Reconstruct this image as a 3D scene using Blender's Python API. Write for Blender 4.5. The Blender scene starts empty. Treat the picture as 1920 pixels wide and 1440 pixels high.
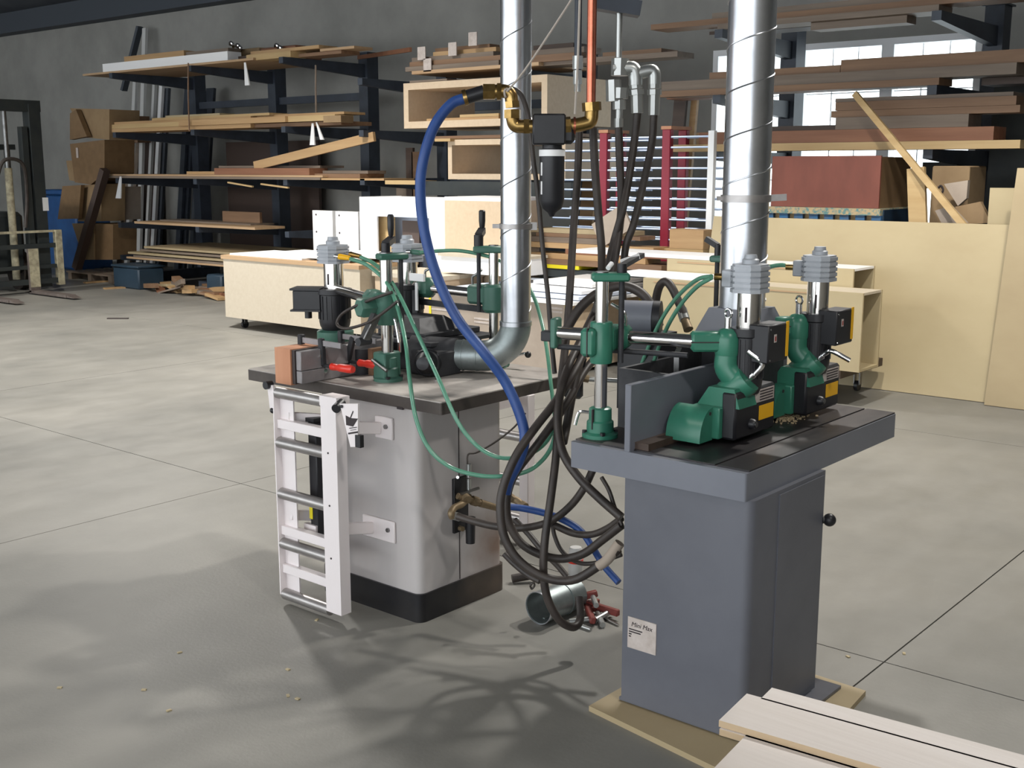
import bpy, bmesh, math, random
from mathutils import Vector, Matrix
random.seed(7)
V = Vector
sc = bpy.context.scene
col = sc.collection
R = math.radians

# ------------------------------------------------------------------ camera
FPX, PITCH, CAMH, YAW = 2180.0, math.atan(405 / 2180.0), 1.7, R(40)
cam_d = bpy.data.cameras.new('camera')
cam_d.sensor_width = 36.0
cam_d.lens = FPX / 1920.0 * 36.0
cam_d.clip_end = 200
cam = bpy.data.objects.new('camera', cam_d)
cam.location = (0, 0, CAMH)
cam.rotation_euler = (math.pi / 2 - PITCH, 0, YAW)
col.objects.link(cam)
sc.camera = cam

# ------------------------------------------------------------------ world, lights, exposure
world = bpy.data.worlds.new('world')
sc.world = world
world.use_nodes = True
wb = world.node_tree.nodes['Background']
wb.inputs[0].default_value = (0.92, 0.965, 1.0, 1)
wb.inputs[1].default_value = 3.4

def lamp(x, y, z, watts, radius=0.22, cone=150, blend=0.6, colour=(1.0, 0.965, 0.91)):
    d = bpy.data.lights.new('high_bay_lamp_light', 'SPOT')
    d.energy = watts
    d.color = colour
    d.shadow_soft_size = radius
    d.spot_size = R(cone)
    d.spot_blend = blend
    o = bpy.data.objects.new('high_bay_lamp_light', d)
    o.location = (x, y, z)
    col.objects.link(o)

LAMPS = [(-9.4, 5.8, 5.4, 2100, 0.22, 132, 0.85), (-1.5, 6.4, 4.4, 480, 0.12, 116, 0.3), (-3.2, 6.4, 4.4, 480, 0.12, 116, 0.3), (-5.2, -2.4, 5.6, 260),
         (1.8, 1.2, 5.4, 330), (-15.0, 3.0, 5.4, 1000)]
for L in LAMPS:
    lamp(*L)

sc.view_settings.view_transform = 'Standard'
sc.view_settings.look = 'None'
sc.view_settings.gamma = 1.0
sc.view_settings.use_curve_mapping = False
sc.view_settings.exposure = 0.0

# ------------------------------------------------------------------ measuring helpers (world points seen along a direction)
CP, SP = math.cos(PITCH), math.sin(PITCH)
CA, SA = math.cos(YAW), math.sin(YAW)
CAM = V((0, 0, CAMH))

def ray(px, py):
    x = (px - 960) / FPX
    y = -(py - 720) / FPX
    a, b, c = x, CP + y * SP, -SP + y * CP
    return V((CA * a - SA * b, SA * a + CA * b, c))

def onX(px, py, X):
    d = ray(px, py); return CAM + d * (X / d.x)

def onY(px, py, Y):
    d = ray(px, py); return CAM + d * (Y / d.y)

def onZ(px, py, z=0.0):
    d = ray(px, py); return CAM + d * ((z - CAMH) / d.z)

def atD(px, py, D):
    x = (px - 960) / FPX
    y = -(py - 720) / FPX
    t = D / (CP + y * SP)
    return CAM + ray(px, py) * t

def pix(p):
    a = CA * p[0] + SA * p[1]
    b = -SA * p[0] + CA * p[1]
    c = p[2] - CAMH
    z = b * CP - c * SP
    return 960 + FPX * a / z, 720 - FPX * (b * SP + c * CP) / z

def zat(py, x, y):
    lo, hi = -1.0, 8.0
    for _ in range(40):
        m = (lo + hi) / 2
        if pix((x, y, m))[1] > py: lo = m
        else: hi = m
    return m

def xat(px, Y, z):
    py = 400
    for _ in range(5):
        X = onY(px, py, Y).x
        py = pix((X, Y, z))[1]
    return X

# ------------------------------------------------------------------ materials
def lin(c):
    def f(u):
        u /= 255.0
        return u / 12.92 if u <= 0.04045 else ((u + 0.055) / 1.055) ** 2.4
    return (f(c[0]), f(c[1]), f(c[2]), 1)

def mat(name, c, rough=0.5, metal=0.0, c2=None, scale=6.0, stretch=(1, 1, 1), bump=0.0, bscale=None,
        lo=0.35, hi=0.7, rvar=0.0, alpha=None, trans=0.0, emit=None, detail=5.0, spec=None):
    m = bpy.data.materials.new(name)
    m.use_nodes = True
    nt = m.node_tree
    b = nt.nodes['Principled BSDF']
    b.inputs['Base Color'].default_value = lin(c)
    b.inputs['Roughness'].default_value = rough
    b.inputs['Metallic'].default_value = metal
    if spec is not None: b.inputs['Specular IOR Level'].default_value = spec
    if trans: b.inputs['Transmission Weight'].default_value = trans
    if c2 is not None or bump:
        g = nt.nodes.new('ShaderNodeNewGeometry')
        mp = nt.nodes.new('ShaderNodeMapping')
        mp.inputs['Scale'].default_value = stretch
        nt.links.new(g.outputs['Position'], mp.inputs[0])
        n = nt.nodes.new('ShaderNodeTexNoise')
        n.inputs['Scale'].default_value = scale
        n.inputs['Detail'].default_value = detail
        n.inputs['Roughness'].default_value = 0.6
        nt.links.new(mp.outputs[0], n.inputs['Vector'])
        if c2 is not None:
            r = nt.nodes.new('ShaderNodeValToRGB')
            r.color_ramp.elements[0].position = lo
            r.color_ramp.elements[1].position = hi
            r.color_ramp.elements[0].color = lin(c)
            r.color_ramp.elements[1].color = lin(c2)
            nt.links.new(n.outputs['Fac'], r.inputs[0])
            nt.links.new(r.outputs[0], b.inputs['Base Color'])
        if rvar:
            mr = nt.nodes.new('ShaderNodeMapRange')
            mr.inputs['To Min'].default_value = max(0.02, rough - rvar)
            mr.inputs['To Max'].default_value = min(1, rough + rvar)
            nt.links.new(n.outputs['Fac'], mr.inputs[0])
            nt.links.new(mr.outputs[0], b.inputs['Roughness'])
        if bump:
            n2 = nt.nodes.new('ShaderNodeTexNoise')
            n2.inputs['Scale'].default_value = bscale or scale * 6
            n2.inputs['Detail'].default_value = 3
            nt.links.new(mp.outputs[0], n2.inputs['Vector'])
            bp = nt.nodes.new('ShaderNodeBump')
            bp.inputs['Strength'].default_value = bump
            bp.inputs['Distance'].default_value = 0.01
            nt.links.new(n2.outputs['Fac'], bp.inputs['Height'])
            nt.links.new(bp.outputs[0], b.inputs['Normal'])
    return m

def wood(name, c, c2, axis='X', rough=0.6, scale=14):
    st = {'X': (0.06, 1, 1), 'Y': (1, 0.06, 1), 'Z': (1, 1, 0.06)}[axis]
    return mat(name, c, rough, 0, c2, scale, st, bump=0.08, lo=0.3, hi=0.75)

MT = {}
MT['sub'] = mat('joint_dark', (58, 56, 52), 0.9)
MT['wall'] = mat('painted_block_wall', (156, 155, 150), 0.9, 0, (138, 137, 133), 1.3, bump=0.15, bscale=9)
MT['ceil'] = mat('dark_ceiling', (84, 88, 94), 0.9, 0, (72, 76, 82), 2.0)
MT['sidewall'] = mat('side_wall', (168, 164, 154), 0.9, 0, (150, 146, 138), 1.3)
MT['beam'] = mat('eave_beam', (70, 76, 84), 0.7)
MT['rack'] = mat('rack_steel', (58, 66, 78), 0.5, 0.0, (46, 52, 62), 5)
MT['galv'] = mat('galvanised_steel', (204, 206, 211), 0.31, 1.0, (184, 187, 192), 9, rvar=0.07)
MT['elbow'] = mat('dull_galvanised_steel', (150, 158, 158), 0.42, 0.75, (130, 138, 138), 14, rvar=0.08)
MT['chrome'] = mat('polished_steel', (222, 218, 214), 0.12, 1.0)
MT['steel'] = mat('brushed_steel', (150, 150, 150), 0.38, 1.0, (128, 127, 126), 20, rvar=0.08)
MT['fencesteel'] = mat('ground_fence_steel', (150, 146, 147), 0.42, 0.25, (128, 124, 125), 8, rvar=0.08)
MT['lever'] = mat('chromed_lever', (225, 225, 225), 0.15, 1.0)
MT['green'] = mat('green_enamel', (56, 122, 100), 0.32, 0, (48, 110, 90), 12)
MT['dgreen'] = mat('dusty_green_enamel', (60, 106, 90), 0.42, 0, (76, 116, 102), 10)
MT['black'] = mat('black_plastic', (26, 26, 30), 0.42, 0, (34, 34, 38), 12)
MT['cast'] = mat('black_cast_iron', (36, 37, 41), 0.62, 0, (58, 58, 61), 9, bump=0.1)
MT['gpaint'] = mat('grey_machine_paint', (116, 119, 128), 0.38, 0, (106, 109, 118), 2.2, rvar=0.06)
MT['gcab'] = mat('grey_cabinet_paint', (100, 102, 110), 0.42, 0, (90, 92, 100), 3, rvar=0.08)
MT['ttop'] = mat('worn_cast_table', (48, 46, 48), 0.42, 0.35, (98, 90, 84), 5, (1, 0.25, 1), lo=0.45, hi=0.85, rvar=0.12)
MT['wtop'] = mat('dusty_steel_table', (132, 124, 119), 0.5, 0.0, (194, 187, 180), 5, (0.5, 1, 1), lo=0.35, hi=0.7, rvar=0.1)
MT['wedge'] = mat('table_edge_iron', (66, 59, 56), 0.55, 0.2, (84, 77, 72), 6)
MT['wcab'] = mat('grimy_white_cabinet', (188, 183, 182), 0.45, 0, (168, 160, 157), 2.4, (1, 1, 0.35), lo=0.4, hi=0.8, rvar=0.05)
MT['plinth'] = mat('black_plinth', (24, 24, 28), 0.35, 0, (40, 38, 38), 6)
MT['white'] = mat('white_enamel', (236, 228, 228), 0.4)
MT['roller'] = mat('zinc_roller', (176, 172, 170), 0.38, 0.75, (158, 154, 152), 12)
MT['whitepanel'] = mat('white_melamine', (240, 240, 240), 0.45)
MT['bluewhite'] = mat('bluish_white_panel', (212, 222, 240), 0.45)
MT['cream'] = mat('cream_melamine', (198, 187, 168), 0.55, 0, (192, 180, 160), 30)
MT['birch'] = mat('birch_plywood', (184, 169, 134), 0.55, 0, (172, 155, 121), 1.6, (0.7, 1, 1.2), lo=0.3, hi=0.75)
MT['birch2'] = mat('birch_plywood_darker', (172, 155, 122), 0.55, 0, (162, 144, 112), 1.6, (0.7, 1, 1.2))
MT['edgewood'] = wood('lumber_core_edge', (190, 160, 125), (168, 136, 102))
MT['mdf'] = mat('tan_box_side', (208, 187, 160), 0.6, 0, (200, 178, 150), 25)
MT['pine'] = wood('pale_pine', (188, 155, 112), (166, 131, 90))
MT['pine2'] = wood('yellow_pine', (194, 167, 122), (176, 146, 100))
MT['brownw'] = wood('brown_lumber', (136, 106, 80), (112, 84, 62))
MT['redw'] = wood('reddish_lumber', (142, 98, 72), (118, 76, 54))
MT['darkw'] = wood('dark_lumber', (76, 60, 50), (58, 45, 38))
MT['greyw'] = wood('grey_weathered_lumber', (130, 116, 102), (106, 92, 80))
MT['maple'] = wood('pale_maple', (212, 204, 198), (200, 189, 180), 'X', 0.5, 9)
MT['mapleedge'] = wood('maple_edge', (200, 178, 148), (180, 154, 120))
MT['redply'] = mat('red_brown_ply', (134, 76, 62), 0.6, 0, (112, 62, 50), 3, (1, 1, 0.4))
MT['mdfbrown'] = mat('brown_hardboard', (128, 102, 72), 0.7, 0, (116, 92, 64), 8)
MT['card'] = mat('cardboard', (150, 126, 94), 0.8, 0, (138, 114, 84), 6)
MT['cardgrey'] = mat('greyish_cardboard', (172, 158, 144), 0.8, 0, (162, 148, 134), 6)
MT['yellow'] = mat('yellow_tape', (232, 214, 40), 0.45)
MT['sticker'] = mat('yellow_sticker', (240, 180, 20), 0.5)
MT['paper'] = mat('paper_label', (196, 186, 180), 0.7, 0, (176, 164, 156), 30)
MT['ink'] = mat('dark_ink', (52, 44, 46), 0.7)
MT['redink'] = mat('red_ink', (150, 60, 56), 0.7)
MT['brass'] = mat('brass', (176, 146, 92), 0.32, 1.0, (142, 114, 68), 30)
MT['oldbrass'] = mat('dusty_brass', (150, 132, 104), 0.55, 0.6, (128, 110, 86), 30)
MT['copper'] = mat('copper_pipe', (200, 122, 98), 0.28, 1.0, (176, 98, 76), 14)
MT['rubber'] = mat('black_rubber', (50, 44, 41), 0.5, 0, (66, 58, 53), 12)
MT['bhose'] = mat('blue_hose_rubber', (38, 70, 132), 0.45, 0, (46, 80, 144), 12)
MT['gtube'] = mat('green_tubing', (104, 164, 138), 0.2, 0, trans=0.2)
MT['orange'] = mat('red_handle_plastic', (226, 58, 44), 0.3)
MT['redpaint'] = mat('red_paint', (150, 36, 58), 0.45)
MT['dred'] = mat('dull_red_steel', (134, 62, 54), 0.5, 0, (110, 48, 42), 18)
MT['bluerod'] = mat('blue_grey_rod', (176, 194, 222), 0.35, 0.3)
MT['bluebin'] = mat('blue_bin', (36, 84, 140), 0.5, 0, (30, 70, 120), 4)
MT['tealbin'] = mat('teal_blue_bin', (42, 62, 78), 0.55, 0, (34, 52, 66), 4)
MT['bluepaint'] = mat('blue_paint', (40, 104, 152), 0.5, 0, (84, 100, 120), 10)
MT['navy'] = mat('dark_blue_steel', (24, 46, 66), 0.55)
MT['osb'] = mat('paint_speckled_board', (190, 168, 130), 0.8, 0, (96, 140, 140), 45, lo=0.45, hi=0.6)
MT['glass'] = mat('window_glass', (235, 245, 245), 0.02, 0, trans=1.0)
MT['frame'] = mat('white_window_frame', (246, 248, 250), 0.5)
MT['forkdark'] = mat('forklift_dark_steel', (40, 46, 48), 0.55, 0, (52, 56, 54), 6)
MT['cream2'] = mat('worn_cream_paint', (196, 188, 158), 0.6, 0, (140, 130, 110), 14)
MT['forksteel'] = mat('fork_steel', (128, 118, 112), 0.5, 0.4, (104, 94, 90), 12)
MT['woodblock'] = wood('orange_hardwood', (206, 150, 116), (190, 132, 98), 'Z')
MT['darkblock'] = mat('dark_phenolic', (58, 50, 48), 0.6)
MT['dust'] = mat('wood_shavings', (176, 156, 124), 0.9)
MT['string'] = mat('string', (180, 170, 160), 0.8)
MT['fit'] = mat('zinc_fitting', (178, 180, 178), 0.35, 0.8)
MT['tubewhite'] = mat('pale_plastic_tube', (206, 206, 204), 0.5)
MT['dpanel'] = mat('dark_panel_and_shade', (70, 56, 50), 0.6)

def floor_material():
    m = bpy.data.materials.new('concrete_floor')
    m.use_nodes = True
    nt = m.node_tree
    b = nt.nodes['Principled BSDF']
    g = nt.nodes.new('ShaderNodeNewGeometry')
    def noise(scale, detail, stretch):
        mp = nt.nodes.new('ShaderNodeMapping'); mp.inputs['Scale'].default_value = stretch
        nt.links.new(g.outputs['Position'], mp.inputs[0])
        n = nt.nodes.new('ShaderNodeTexNoise')
        n.inputs['Scale'].default_value = scale; n.inputs['Detail'].default_value = detail
        n.inputs['Roughness'].default_value = 0.62
        nt.links.new(mp.outputs[0], n.inputs['Vector'])
        return n
    a = noise(0.55, 6, (1, 1, 1)); c = noise(4.5, 6, (1, 0.4, 1)); d = noise(60, 2, (1, 1, 1))
    r1 = nt.nodes.new('ShaderNodeValToRGB')
    r1.color_ramp.elements[0].position = 0.32; r1.color_ramp.elements[1].position = 0.68
    r1.color_ramp.elements[0].color = lin((120, 119, 114)); r1.color_ramp.elements[1].color = lin((150, 147, 140))
    nt.links.new(a.outputs['Fac'], r1.inputs[0])
    r2 = nt.nodes.new('ShaderNodeValToRGB')
    r2.color_ramp.elements[0].position = 0.3; r2.color_ramp.elements[1].position = 0.7
    r2.color_ramp.elements[0].color = (0.86, 0.86, 0.85, 1); r2.color_ramp.elements[1].color = (1, 1, 1, 1)
    nt.links.new(c.outputs['Fac'], r2.inputs[0])
    mx = nt.nodes.new('ShaderNodeMix'); mx.data_type = 'RGBA'; mx.blend_type = 'MULTIPLY'
    mx.inputs[0].default_value = 1.0
    nt.links.new(r1.outputs[0], mx.inputs[6]); nt.links.new(r2.outputs[0], mx.inputs[7])
    nt.links.new(mx.outputs[2], b.inputs['Base Color'])
    mr = nt.nodes.new('ShaderNodeMapRange')
    mr.inputs['To Min'].default_value = 0.38; mr.inputs['To Max'].default_value = 0.62
    nt.links.new(c.outputs['Fac'], mr.inputs[0]); nt.links.new(mr.outputs[0], b.inputs['Roughness'])
    bp = nt.nodes.new('ShaderNodeBump'); bp.inputs['Strength'].default_value = 0.06; bp.inputs['Distance'].default_value = 0.01
    nt.links.new(d.outputs['Fac'], bp.inputs['Height']); nt.links.new(bp.outputs[0], b.inputs['Normal'])
    return m
MT['floor'] = floor_material()

def add_stain(m, centre, radius, colour):
    nt = m.node_tree; b = nt.nodes['Principled BSDF']
    src = b.inputs['Base Color'].links[0].from_socket
    g = nt.nodes.new('ShaderNodeNewGeometry')
    vm = nt.nodes.new('ShaderNodeVectorMath'); vm.operation = 'DISTANCE'; vm.inputs[1].default_value = centre
    nt.links.new(g.outputs['Position'], vm.inputs[0])
    n = nt.nodes.new('ShaderNodeTexNoise'); n.inputs['Scale'].default_value = 9; n.inputs['Detail'].default_value = 4
    nt.links.new(g.outputs['Position'], n.inputs['Vector'])
    ad = nt.nodes.new('ShaderNodeMath'); ad.operation = 'MULTIPLY_ADD'; ad.inputs[1].default_value = radius * 0.9
    nt.links.new(n.outputs['Fac'], ad.inputs[0]); nt.links.new(vm.outputs['Value'], ad.inputs[2])
    mr = nt.nodes.new('ShaderNodeMapRange'); mr.inputs['From Min'].default_value = radius * 0.5; mr.inputs['From Max'].default_value = radius * 1.4
    mr.inputs['To Min'].default_value = 0.75; mr.inputs['To Max'].default_value = 0.0
    nt.links.new(ad.outputs[0], mr.inputs[0])
    mx = nt.nodes.new('ShaderNodeMix'); mx.data_type = 'RGBA'; mx.inputs[7].default_value = lin(colour)
    nt.links.new(mr.outputs[0], mx.inputs[0]); nt.links.new(src, mx.inputs[6]); nt.links.new(mx.outputs[2], b.inputs['Base Color'])
add_stain(MT['wcab'], (-2.95, 3.42, 0.20), 0.20, (120, 86, 60))
add_stain(MT['plinth'], (-2.94, 3.40, 0.05), 0.26, (92, 78, 66))

# ------------------------------------------------------------------ mesh builder
def cat_rom(pts, seg=6):
    pts = [V(p) for p in pts]
    if len(pts) < 3: return pts
    P = [pts[0] * 2 - pts[1]] + pts + [pts[-1] * 2 - pts[-2]]
    out = []
    for i in range(1, len(P) - 2):
        p0, p1, p2, p3 = P[i - 1], P[i], P[i + 1], P[i + 2]
        for k in range(seg):
            t = k / seg
            out.append(0.5 * ((2 * p1) + (p2 - p0) * t + (2 * p0 - 5 * p1 + 4 * p2 - p3) * t * t + (3 * p1 - p0 - 3 * p2 + p3) * t ** 3))
    out.append(P[-2])
    return out

class MB:
    def __init__(s, xf=None):
        s.v, s.f, s.xf = [], [], xf
    def add(s, vs, fs):
        n = len(s.v)
        s.v += [V(p) for p in vs]
        s.f += [tuple(i + n for i in f) for f in fs]
        return s
    def obox(s, c, size, rot=None, bev=0.0):
        c = V(c); h = [k / 2 for k in size]
        b = min(bev, min(h) * 0.9)
        vs, idx = [], {}
        R3 = rot if rot is not None else Matrix.Identity(3)
        if b <= 0:
            for sx in (-1, 1):
                for sy in (-1, 1):
                    for sz in (-1, 1):
                        vs.append(c + R3 @ V((sx * h[0], sy * h[1], sz * h[2])))
            return s.add(vs, [(0, 1, 3, 2), (4, 6, 7, 5), (0, 4, 5, 1), (2, 3, 7, 6), (0, 2, 6, 4), (1, 5, 7, 3)])
        S = (-1, 1)
        for sx in S:
            for sy in S:
                for sz in S:
                    for a in range(3):
                        sg = (sx, sy, sz)
                        p = V([sg[k] * (h[k] if k == a else h[k] - b) for k in range(3)])
                        idx[(sx, sy, sz, a)] = len(vs)
                        vs.append(c + R3 @ p)
        fs = []
        for a in range(3):
            o = [k for k in range(3) if k != a]
            for sa in S:
                q = []
                for (u, w) in ((-1, -1), (1, -1), (1, 1), (-1, 1)):
                    k = [0, 0, 0]; k[a] = sa; k[o[0]] = u; k[o[1]] = w
                    q.append(idx[(k[0], k[1], k[2], a)])
                fs.append(tuple(q))
        for a in range(3):
            o = [k for k in range(3) if k != a]
            for u in S:
                for w in S:
                    k0 = [0, 0, 0]; k1 = [0, 0, 0]
                    k0[a] = -1; k1[a] = 1
                    for k in (k0, k1): k[o[0]] = u; k[o[1]] = w
                    fs.append((idx[(*k0, o[0])], idx[(*k1, o[0])], idx[(*k1, o[1])], idx[(*k0, o[1])]))
        for sx in S:
            for sy in S:
                for sz in S:
                    fs.append(tuple(idx[(sx, sy, sz, a)] for a in range(3)))
        return s.add(vs, fs)
    def box(s, x0, y0, z0, x1, y1, z1, bev=0.0):
        return s.obox(((x0 + x1) / 2, (y0 + y1) / 2, (z0 + z1) / 2), (abs(x1 - x0), abs(y1 - y0), abs(z1 - z0)), None, bev)
    def beam(s, p0, p1, w, h, up=(0, 0, 1), bev=0.0):
        p0, p1 = V(p0), V(p1)
        d = (p1 - p0); L = d.length; d.normalize()
        u = V(up); side = d.cross(u)
        if side.length < 1e-4: side = d.cross(V((1, 0, 0)))
        side.normalize(); u = side.cross(d)
        R3 = Matrix((d, side, u)).transposed()
        return s.obox((p0 + p1) / 2, (L, w, h), R3, bev)
    def lathe(s, p, axis, prof, n=20):
        p = V(p); a = V(axis).normalized()
        t = a.cross(V((0, 0, 1)))
        if t.length < 1e-3: t = V((1, 0, 0))
        t.normalize(); b = a.cross(t)
        vs, fs = [], []
        for (r, h) in prof:
            for k in range(n):
                w = 2 * math.pi * k / n
                vs.append(p + a * h + (t * math.cos(w) + b * math.sin(w)) * max(r, 1e-4))
        m = len(prof)
        for i in range(m - 1):
            for k in range(n):
                k2 = (k + 1) % n
                fs.append((i * n + k, i * n + k2, (i + 1) * n + k2, (i + 1) * n + k))
        fs.append(tuple(range(n))); fs.append(tuple((m - 1) * n + k for k in range(n)))
        return s.add(vs, fs)
    def cyl(s, p0, p1, r0, r1=None, n=20):
        p0, p1 = V(p0), V(p1)
        L = (p1 - p0).length
        return s.lathe(p0, p1 - p0, [(r0, 0), (r1 if r1 is not None else r0, L)], n)
    def ring(s, p0, p1, r, t, n=28):
        p0, p1 = V(p0), V(p1); L = (p1 - p0).length
        a = (p1 - p0).normalized()
        q = a.cross(V((0, 0, 1)))
        if q.length < 1e-3: q = V((1, 0, 0))
        q.normalize(); b = a.cross(q)
        vs, fs = [], []
        pr = [(r, 0), (r, L), (r - t, L), (r - t, 0)]
        for (rr, h) in pr:
            for k in range(n):
                w = 2 * math.pi * k / n
                vs.append(p0 + a * h + (q * math.cos(w) + b * math.sin(w)) * rr)
        for i in range(4):
            j = (i + 1) % 4
            for k in range(n):
                k2 = (k + 1) % n
                fs.append((i * n + k, i * n + k2, j * n + k2, j * n + k))
        return s.add(vs, fs)
    def tube(s, pts, r, n=10, seg=6, smooth=True, rr=None):
        P = cat_rom(pts, seg) if smooth else [V(p) for p in pts]
        vs, fs = [], []
        nrm = None
        for i, p in enumerate(P):
            d = (P[min(i + 1, len(P) - 1)] - P[max(i - 1, 0)]).normalized()
            if nrm is None:
                nrm = d.cross(V((0.3, 0.2, 1)));
                if nrm.length < 1e-3: nrm = d.cross(V((1, 0, 0)))
            nrm = (nrm - d * nrm.dot(d)).normalized()
            b = d.cross(nrm)
            rad = r if rr is None else rr(i / (len(P) - 1))
            for k in range(n):
                w = 2 * math.pi * k / n
                vs.append(p + (nrm * math.cos(w) + b * math.sin(w)) * rad)
        m = len(P)
        for i in range(m - 1):
            for k in range(n):
                k2 = (k + 1) % n
                fs.append((i * n + k, i * n + k2, (i + 1) * n + k2, (i + 1) * n + k))
        fs.append(tuple(range(n))); fs.append(tuple((m - 1) * n + k for k in range(n)))
        return s.add(vs, fs)
    def prism(s, poly, o, ux, uy, ext):
        o, ux, uy, ext = V(o), V(ux), V(uy), V(ext)
        n = len(poly)
        vs = [o + ux * a + uy * b for a, b in poly] + [o + ux * a + uy * b + ext for a, b in poly]
        fs = [tuple(range(n)), tuple(range(n, 2 * n))] + [(i, (i + 1) % n, n + (i + 1) % n, n + i) for i in range(n)]
        return s.add(vs, fs)
    def ball(s, c, r, n=14, sc_=(1, 1, 1)):
        prof = []
        m = 9
        vs, fs = [], []
        c = V(c)
        for i in range(m + 1):
            th = math.pi * i / m
            for k in range(n):
                w = 2 * math.pi * k / n
                rr = max(math.sin(th), 1e-3)
                vs.append(c + V((r * rr * math.cos(w) * sc_[0], r * rr * math.sin(w) * sc_[1], r * math.cos(th) * sc_[2])))
        for i in range(m):
            for k in range(n):
                k2 = (k + 1) % n
                fs.append((i * n + k, i * n + k2, (i + 1) * n + k2, (i + 1) * n + k))
        fs.append(tuple(range(n))); fs.append(tuple(m * n + k for k in range(n)))
        return s.add(vs, fs)
    def build(s, name, m, parent=None, label=None, cat=None, group=None, kind=None, ang=38):
        vs = [s.xf @ p for p in s.v] if s.xf is not None else s.v
        lo = [min(p[i] for p in vs) for i in range(3)]; hi = [max(p[i] for p in vs) for i in range(3)]
        L = V(((lo[0] + hi[0]) / 2, (lo[1] + hi[1]) / 2, lo[2]))
        me = bpy.data.meshes.new(name)
        me.from_pydata([p - L for p in vs], [], s.f)
        bm = bmesh.new(); bm.from_mesh(me)
        bmesh.ops.recalc_face_normals(bm, faces=bm.faces)
        lim = R(ang)
        for f in bm.faces: f.smooth = True
        for e in bm.edges:
            if len(e.link_faces) == 2:
                if e.calc_face_angle(0) > lim: e.smooth = False
            else: e.smooth = False
        bm.to_mesh(me); bm.free()
        me.materials.append(MT[m] if isinstance(m, str) else m)
        o = bpy.data.objects.new(name, me)
        o.location = L
        col.objects.link(o)
        if parent is not None: attach(o, parent)
        if label: o['label'] = label
        if cat: o['category'] = cat
        if group: o['group'] = group
        if kind: o['kind'] = kind
        return o

WLOC = {}
def wloc(o):
    return WLOC.get(o.name, o.location.copy())

def attach(o, parent):
    pl = wloc(parent)
    WLOC[o.name] = o.location.copy()
    o.parent = parent
    o.location = o.location - pl

def thing(name, label, cat, loc, group=None):
    o = bpy.data.objects.new(name, None)
    o.empty_display_size = 0.1
    o.location = V(loc)
    col.objects.link(o)
    WLOC[o.name] = V(loc)
    o['label'] = label; o['category'] = cat
    if group: o['group'] = group
    return o

def rename_suffix(n): return n

def copy_thing(root, off, label, group=None):
    c = root.copy(); col.objects.link(c)
    c.location = root.location + V(off)
    WLOC[c.name] = c.location.copy()
    c['label'] = label
    if group: c['group'] = group
    for ch in list(root.children):
        d = ch.copy(); col.objects.link(d); d.parent = c
        for g in list(ch.children):
            e = g.copy(); col.objects.link(e); e.parent = d
    return c

def rotz(c, deg):
    c = V(c)
    return Matrix.Translation(c) @ Matrix.Rotation(R(deg), 4, 'Z')

ORD = ['bottom', 'second', 'third', 'fourth', 'fifth', 'sixth', 'seventh', 'eighth', 'ninth', 'tenth', 'eleventh', 'twelfth']
# ================================================================== the hall
fl = MB().box(-26, -7, -0.14, 7, 12, -0.015).build('floor', 'sub', kind='structure')
XJ = [-26, -23.3, -19.66, -16.02, -12.38, -8.74, -5.1, -1.46, 2.18, 5.82, 7]
YJ = [-7, -3.51, 0.13, 3.766, 7.41, 11.05, 11.8]
for i in range(len(XJ) - 1):
    for j in range(len(YJ) - 1):
        g = 0.003
        MB().box(XJ[i] + g, YJ[j] + g, -0.014, XJ[i + 1] - g, YJ[j + 1] - g, 0.0).build('slab', 'floor', fl)
# tyre and skid marks pressed into the concrete
WY = 11.8
WX = [xat(p, WY, 2.6) for p in (1338, 1500, 1664, 1840)]
WZ0, WZ1 = 1.05, 2.99
wall = MB()
wall.box(-26, WY, 0, WX[0], WY + 0.2, 4.6)
wall.box(WX[3], WY, 0, 7, WY + 0.2, 4.6)
wall.box(WX[0], WY, 0, WX[3], WY + 0.2, WZ0)
wall.box(WX[0], WY, WZ1, WX[3], WY + 0.2, 4.6)
wall.build('wall_back', 'wall', kind='structure')
MB().box(-26.2, -7, 0, -26, 12, 7.5).build('wall_left', 'sidewall', kind='structure')
MB().box(7, -7, 0, 7.2, 12, 7.5).build('wall_right', 'sidewall', kind='structure')
MB().prism([(12.0, 4.6), (2.0, 7.4), (-7, 5.0), (-7, 5.1), (2.0, 7.5), (12.0, 4.7)], (-26, 0, 0), (0, 1, 0), (0, 0, 1), (33, 0, 0)).build('ceiling', 'ceil', kind='structure')
MB().box(-26, WY - 0.28, 4.25, 7, WY, 4.62).build('trim_1', 'beam', kind='structure')
gm = bpy.data.materials.new('clear_pane')
gm.use_nodes = True
nt = gm.node_tree
nt.nodes.remove(nt.nodes['Principled BSDF'])
tb = nt.nodes.new('ShaderNodeBsdfTransparent'); tb.inputs[0].default_value = (0.95, 0.98, 0.98, 1)
gb = nt.nodes.new('ShaderNodeBsdfGlossy'); gb.inputs['Roughness'].default_value = 0.03
ms = nt.nodes.new('ShaderNodeMixShader'); ms.inputs[0].default_value = 0.06
nt.links.new(tb.outputs[0], ms.inputs[1]); nt.links.new(gb.outputs[0], ms.inputs[2])
nt.links.new(ms.outputs[0], nt.nodes['Material Output'].inputs[0])
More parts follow.
